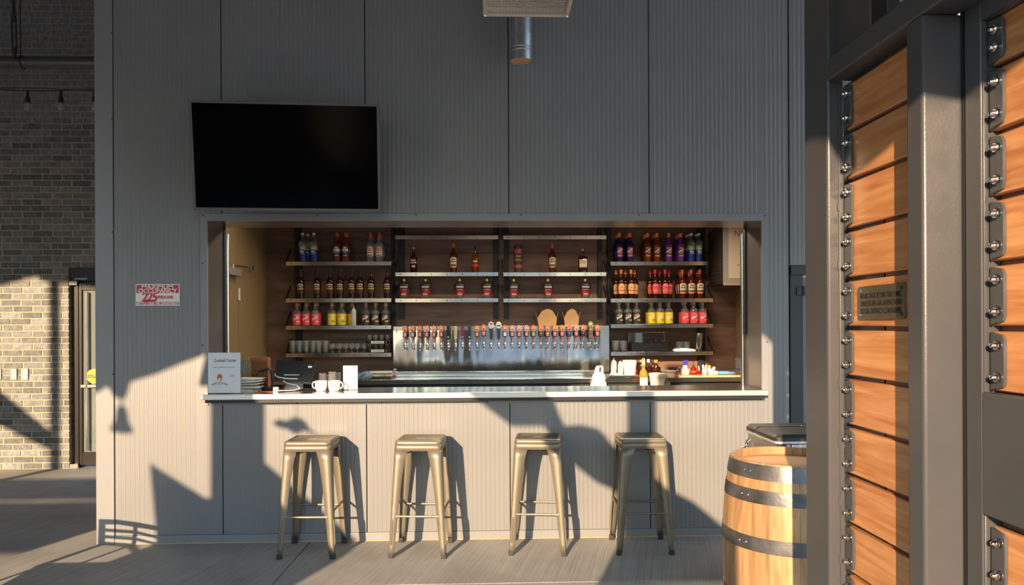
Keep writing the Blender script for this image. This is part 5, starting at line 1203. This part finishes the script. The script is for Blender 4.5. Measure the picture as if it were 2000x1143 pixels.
t = thing('lidded_tub', 'beige round tub with pale flat lid beside the cream tub', 'tub', (XR(1307, 2.16), 2.16, CZ+.0005)); h_ = at(1307, 724, y=2.16).z-CZ
MB().lathe([(0, 0), (.070, 0), (.074, h_*.9), (0, h_*.9)], 28).build('tub', pbr('beige_plastic', (.50, .36, .25), .45), t, smooth=40); MB().lathe([(.078, h_*.88), (.080, h_*.9), (.080, h_), (0, h_)], 28).build('lid', M_FROST, t, smooth=40)
t = thing('glass_shaker', 'small glass shaker with steel lid before the tubs', 'shaker', (XR(1304.5, 1.76), 1.755, .9005)); h_ = at(1304, 746, y=1.755).z-.9005
MB().lathe([(0, 0), (.024, 0), (.026, h_*.7), (.021, h_*.8), (0, h_*.8)], 18).build('jar', M_GLASS, t, smooth=40); MB().lathe([(.022, h_*.8), (.022, h_), (.015, h_*1.06), (0, h_*1.06)], 18).build('lid', M_STEEL, t, smooth=40)
bdz = .018
bd = thing('cutting_board', 'reddish wooden cutting board on the right of the back counter', 'cutting board', ((XR(1324)+XR(1450))/2, 2.20, CZ+.0005)); hw = (XR(1450, 2.0)-XR(1324, 2.0))/2
MB().box(-hw, hw, -.2, .2, 0, bdz).build('board', wood('reddish_board', (.30, .10, .04), (.45, .18, .08), .35), bd, bevel=.003)
MB().box(-hw, hw, -.212, -.2005, -.0, bdz*.9).build('pale_edge', M_CORK, bd)
ZB = CZ+bdz+.001
def steelcup(px, y, top, r, label):
    t = thing('mixing_cup', label, 'cup', (XR(px, y), y, ZB), group='steel mixing cups'); h = at(px, top, y=y).z-ZB
    MB().lathe([(0, .002), (r*.78, 0), (r, h), (r*.96, h), (r*.75, .006), (0, .006)], 22).build('cup', M_STEEL, t, smooth=50)
steelcup(1327, 2.08, 718, .026, 'steel mixing cup left of the spray bottle'); steelcup(1346, 2.16, 722, .028, 'steel mixing cup right of the spray bottle')
t = thing('spray_bottle', 'grey spray bottle with blue trigger head on the cutting board', 'spray bottle', (XR(1338, 2.10), 2.10, ZB)); h_ = at(1338, 704, y=2.10).z-ZB
MB().loft([rsq(.036, .01, 0, 4, .024), rsq(.038, .01, h_*.3, 4, .026), rsq(.024, .01, h_*.42, 4, .02), rsq(.020, .008, h_*.60, 4, .018), rsq(.013, .008, h_*.66, 4, .012)]).build('body', pbr('grey_translucent', (.42, .41, .38), .45), t, smooth=50)
M_BLUEP = pbr('blue_plastic', (.03, .03, .45), .35)
MB().prism([(-.014, h_*.66), (.014, h_*.66), (.012, h_*.80), (.030, h_*.70), (.034, h_*.73), (.022, h_*.88), (.030, h_*.92), (.032, h_), (-.004, h_), (-.020, h_*.94), (-.022, h_*.86), (-.012, h_*.82)], -.011, .011).build('trigger_head', M_BLUEP, t, bevel=.003)
t = bottle('pourer_bottle'); t['label'] = 'red liqueur bottle with steel pourer right of the spray bottle'; t.location = (XR(1354.5, 2.15), 2.15, ZB); h_ = at(1354, 706, y=2.15).z-ZB
MB().lathe([(0, 0), (.028, 0), (.030, .004), (.030, h_*.38), (.026, h_*.48), (.012, h_*.56), (.012, h_*.62), (0, h_*.62)], 20).build('glass_body', glass('red_liqueur', (.45, .01, .01), .03, .6), t, smooth=50); MB().lathe([(.0305, h_*.14), (.0305, h_*.26)], 20).build('label', M_ORANGE2, t)
MB().lathe([(.013, h_*.60), (.013, h_*.70), (.006, h_*.72), (.005, h_), (0, h_)], 12).build('pourer', M_CHROME, t)
t = thing('syrup_jar', 'small dark red jar with steel top between pourer bottle and straws', 'jar', (XR(1365, 2.12), 2.12, ZB)); MB().lathe([(0, 0), (.022, 0), (.022, .03), (.012, .04), (.010, .06), (.006, .085), (0, .085)], 16).build('jar', glass('cherry_red', (.4, .01, .01), .05, .4), t, smooth=40); MB().lathe([(.0125, .04), (.0105, .06), (.0065, .088), (0, .088)], 14).build('steel_top', M_CHROME, t)
t = thing('straw_holder', 'white cup full of white straws and picks', 'straws', (XR(1376, 2.06), 2.06, ZB)); MB().lathe([(0, 0), (.024, 0), (.026, .045), (.024, .045), (.022, .004), (0, .004)], 18).build('cup', M_FROST, t)
for k in range(8): a = k*.8; MB().cyl((.010*math.cos(a), .010*math.sin(a), .006), (.022*math.cos(a), .02*math.sin(a), .095+.01*math.sin(k*3)), .003, n=6).build('straw', M_PAPER, t)
t = bottle('bitters_bottle'); t['label'] = 'small white bottle with bright yellow cap behind the straws'; t.location = (XR(1385, 2.10), 2.10, ZB); h_ = at(1385, 714, y=2.10).z-ZB
MB().lathe([(0, 0), (.020, 0), (.020, h_*.6), (.014, h_*.72), (.012, h_*.8), (0, h_*.8)], 18).build('body', M_PAPER, t, smooth=50); cap(t, .0145, h_*.78, h_, M_YELLOW)
t = thing('pick_tub', 'shallow frosted tub with white scoop right of the straws', 'tub', (XR(1392, 2.06), 2.06, ZB)); MB().loft([rsq(.045, .008, 0, 3, .03), rsq(.05, .008, .035, 3, .034), rsq(.047, .008, .035, 3, .031), rsq(.042, .008, .004, 3, .027)]).build('tub', M_FROST, t); MB().tube([(-.02, 0, .02), (.01, 0, .06), (.02, 0, .075)], [.01, .014, .012], 10).build('scoop', M_PAPER, t)
t = thing('snack_bag', 'flat light blue and red printed bag lying on the cutting board', 'bag', (XR(1415, 2.1), 2.1, ZB), R(5)); lo = [[(x, y, z) for x, y, z in rsq(a, .01, z, 3, b)] for a, b, z in ((.085, .06, 0), (.095, .07, .012), (.080, .055, .026), (.04, .03, .032))]
MB().loft(lo).build('bag', pbr('light_blue_film', (.12, .42, .70), .35), t, smooth=60); MB().prism([(.02, -.06), (.10, -.05), (.10, .05), (.05, .06)], .012, .030, 'z').build('red_print', M_RED, t)
t = thing('menu_pile', 'pile of grey menus against the right interior wall', 'menus', (XR(1446, 2.25), 2.25, ZB)); h_ = at(1446, 721, y=2.25).z-ZB; n = 9
for k in range(n): hw = .040+random.uniform(-.004, .004); MB().box(-hw, hw, -.07, .07, h_*k/n, h_*(k+.85)/n).build('menu', M_LB if k % 2 else M_DARKM, t)
# right bottom shelf: glasses, tray with clear cover, towel, shaker tin
z4 = SH['R4']+.0005; XQ = lambda p, y=YS+.07: at(p, 690, y=y).x
for k, px in enumerate((1201.5, 1209.5, 1217.5)):
    t = thing('rocks_glass', 'short dark rocks glass, %s of three on the right bottom shelf' % ordn(k, 3), 'glass', (XQ(px), YS+.06+.085*(k == 1), z4), group='rocks glasses on the right bottom shelf')
    MB().lathe([(0, .004), (.034, 0), (.036, .003), (.040, .115), (.0375, .115), (.033, .014), (0, .012)], 22).build('bowl', M_GLASS, t, smooth=50)
t = thing('garnish_tray', 'long black garnish tray with a clear domed cover', 'garnish tray', (XQ(1264), YS+.09, z4)); hw = (XQ(1302)-XQ(1226))/2
zc = at(1264, 669, y=YS+.07).z-z4; zt_ = at(1264, 650, y=YS+.07).z-z4
MB().box(-hw+.03, hw, -.08, .08, 0, zc).build('tray', M_BLACK, t, bevel=.006)
MB().loft([rsq(hw, .02, zc+.001, 4, .085, -.015), rsq(hw-.005, .02, zt_, 4, .078, -.015), rsq(hw-.015, .02, zt_+.006, 4, .07, -.015)]).build('clear_cover', glass('clear_acrylic', (.8, .8, .8), .06), t)
for k in range(5): MB().lathe([(0, .03), (.014, .02), (.018, 0)], 12, (-hw+.08+k*(2*hw-.13)/4, -.02, zc+.002)).build('compartment', M_DARKM, t)
for k, px in enumerate((1330, 1344)):
    t = thing('stemless_glass', 'clear stemless glass behind the folded towel, %s one' % ('left' if k == 0 else 'right'), 'glass', (XQ(px), YS+.14, z4), group='stemless glasses on the right bottom shelf')
    MB().lathe([(0, .004), (.026, 0), (.030, .004), (.042, .05), (.040, .10), (.0375, .10), (.0395, .05), (.028, .008), (0, .007)], 22).build('bowl', M_GLASS, t, smooth=50)
t = thing('folded_towel', 'folded white towel with blue stripe on the right bottom shelf', 'towel', (XQ(1337, YS+.03), YS+.055, z4)); hw = (XQ(1358)-XQ(1317))/2
pr = [(-hw, .0), (hw, 0), (hw+.006, .012), (hw-.01, .022), (hw*.3, .032), (-hw*.3, .036), (-hw*.8, .030), (-hw-.004, .012)]
MB().prism(pr, -.045, .045).build('cloth', M_CLOTH, t, bevel=.005, seg=3); MB().prism([(-hw*.95, .031), (hw*.2, .0365), (hw*.7, .031), (hw*.2, .035), (-hw*.3, .0385)], -.046, -.02).build('blue_stripe', M_DB, t)
t = thing('shaker_tin', 'tall steel cocktail shaker tin at the right end of the bottom shelf', 'shaker', (XQ(1365), YS+.07, z4)); h_ = at(1365, 651, y=YS+.07).z-z4
MB().lathe([(0, .003), (.030, 0), (.032, .004), (.043, h_), (.041, h_), (.029, .008), (0, .008)], 28).build('tin', M_STEEL, t, smooth=50)
# ------------------------------------------------------------------ wall case with notice board, upper right
yq = 2.02; cx0, cx1 = at(1412, 500, y=yq).x, RX-.006; cz0, cz1 = at(1430, 553, y=yq).z, 2.52
wc = thing('notice_case', 'deep wall cabinet with slatted dark side and pale notice board front', 'cabinet', ((cx0+cx1)/2, yq, cz0)); hw = (cx1-cx0)/2; H_ = cz1-cz0
xl = at(1384, 500, y=BY-.003).x-wc.location.x
MB().prism([(-hw, 0), (hw, 0), (hw, BY-yq-.003), (xl, BY-yq-.003)], .0, H_, 'z').build('carcass', pbr('dark_walnut_case', (.05, .035, .03), .4), wc)
d_ = Vector((xl+hw, BY-yq-.003, 0)); L_ = d_.length; d_.normalize()
nr = Vector((-d_.y, d_.x, 0)); 
n = 14
for k in range(n):
    z0, z1 = .02+(H_-.03)*k/n, .02+(H_-.03)*(k+1)/n-.003
    vs = [Vector((-hw, 0, 0))+d_*s_+nr*o+Vector((0, 0, z)) for s_ in (.004, L_-.004) for o in (.001, .006) for z in (z0, z1)]
    MB().add(vs, [(0, 1, 3, 2), (4, 6, 7, 5), (0, 4, 5, 1), (2, 3, 7, 6), (0, 2, 6, 4), (1, 5, 7, 3)]).build('slat', bpy.data.materials['dark_walnut_case'], wc)
MB().box(-hw, hw, -.006, -.0005, .0, H_).build('front_frame', pbr('grey_board_frame', (.28, .26, .23), .5), wc); MB().box(-hw+.055, hw, -.009, -.006, .045, H_-.01).build('notice_board', pbr('beige_board', (.52, .43, .34), .6), wc)
MB().box(-hw, hw, -.012, -.0005, -.024, -.001).build('bottom_rail', pbr('pale_wood_rail', (.40, .27, .19), .5), wc, bevel=.002)
text('NEW', .085, M_BRB, wc, at(1446, 455, y=yq).x-wc.location.x+.03, -.0095, at(1440, 457, y=yq).z-cz0)
# dark decals on the board
dcl = MB(); 
for a, b in ((1441, 519), (1448, 505), (1449, 527)): q = at(a, b, y=yq); dcl.prism([(q.x-wc.location.x-.012, q.z-cz0-.004), (q.x-wc.location.x+.006, q.z-cz0+.016), (q.x-wc.location.x+.010, q.z-cz0)], -.0098, -.009)
dcl.build('dark_print', M_BRB, wc)
for o in bpy.data.objects:
    if 'used' in o.keys(): del o['used']
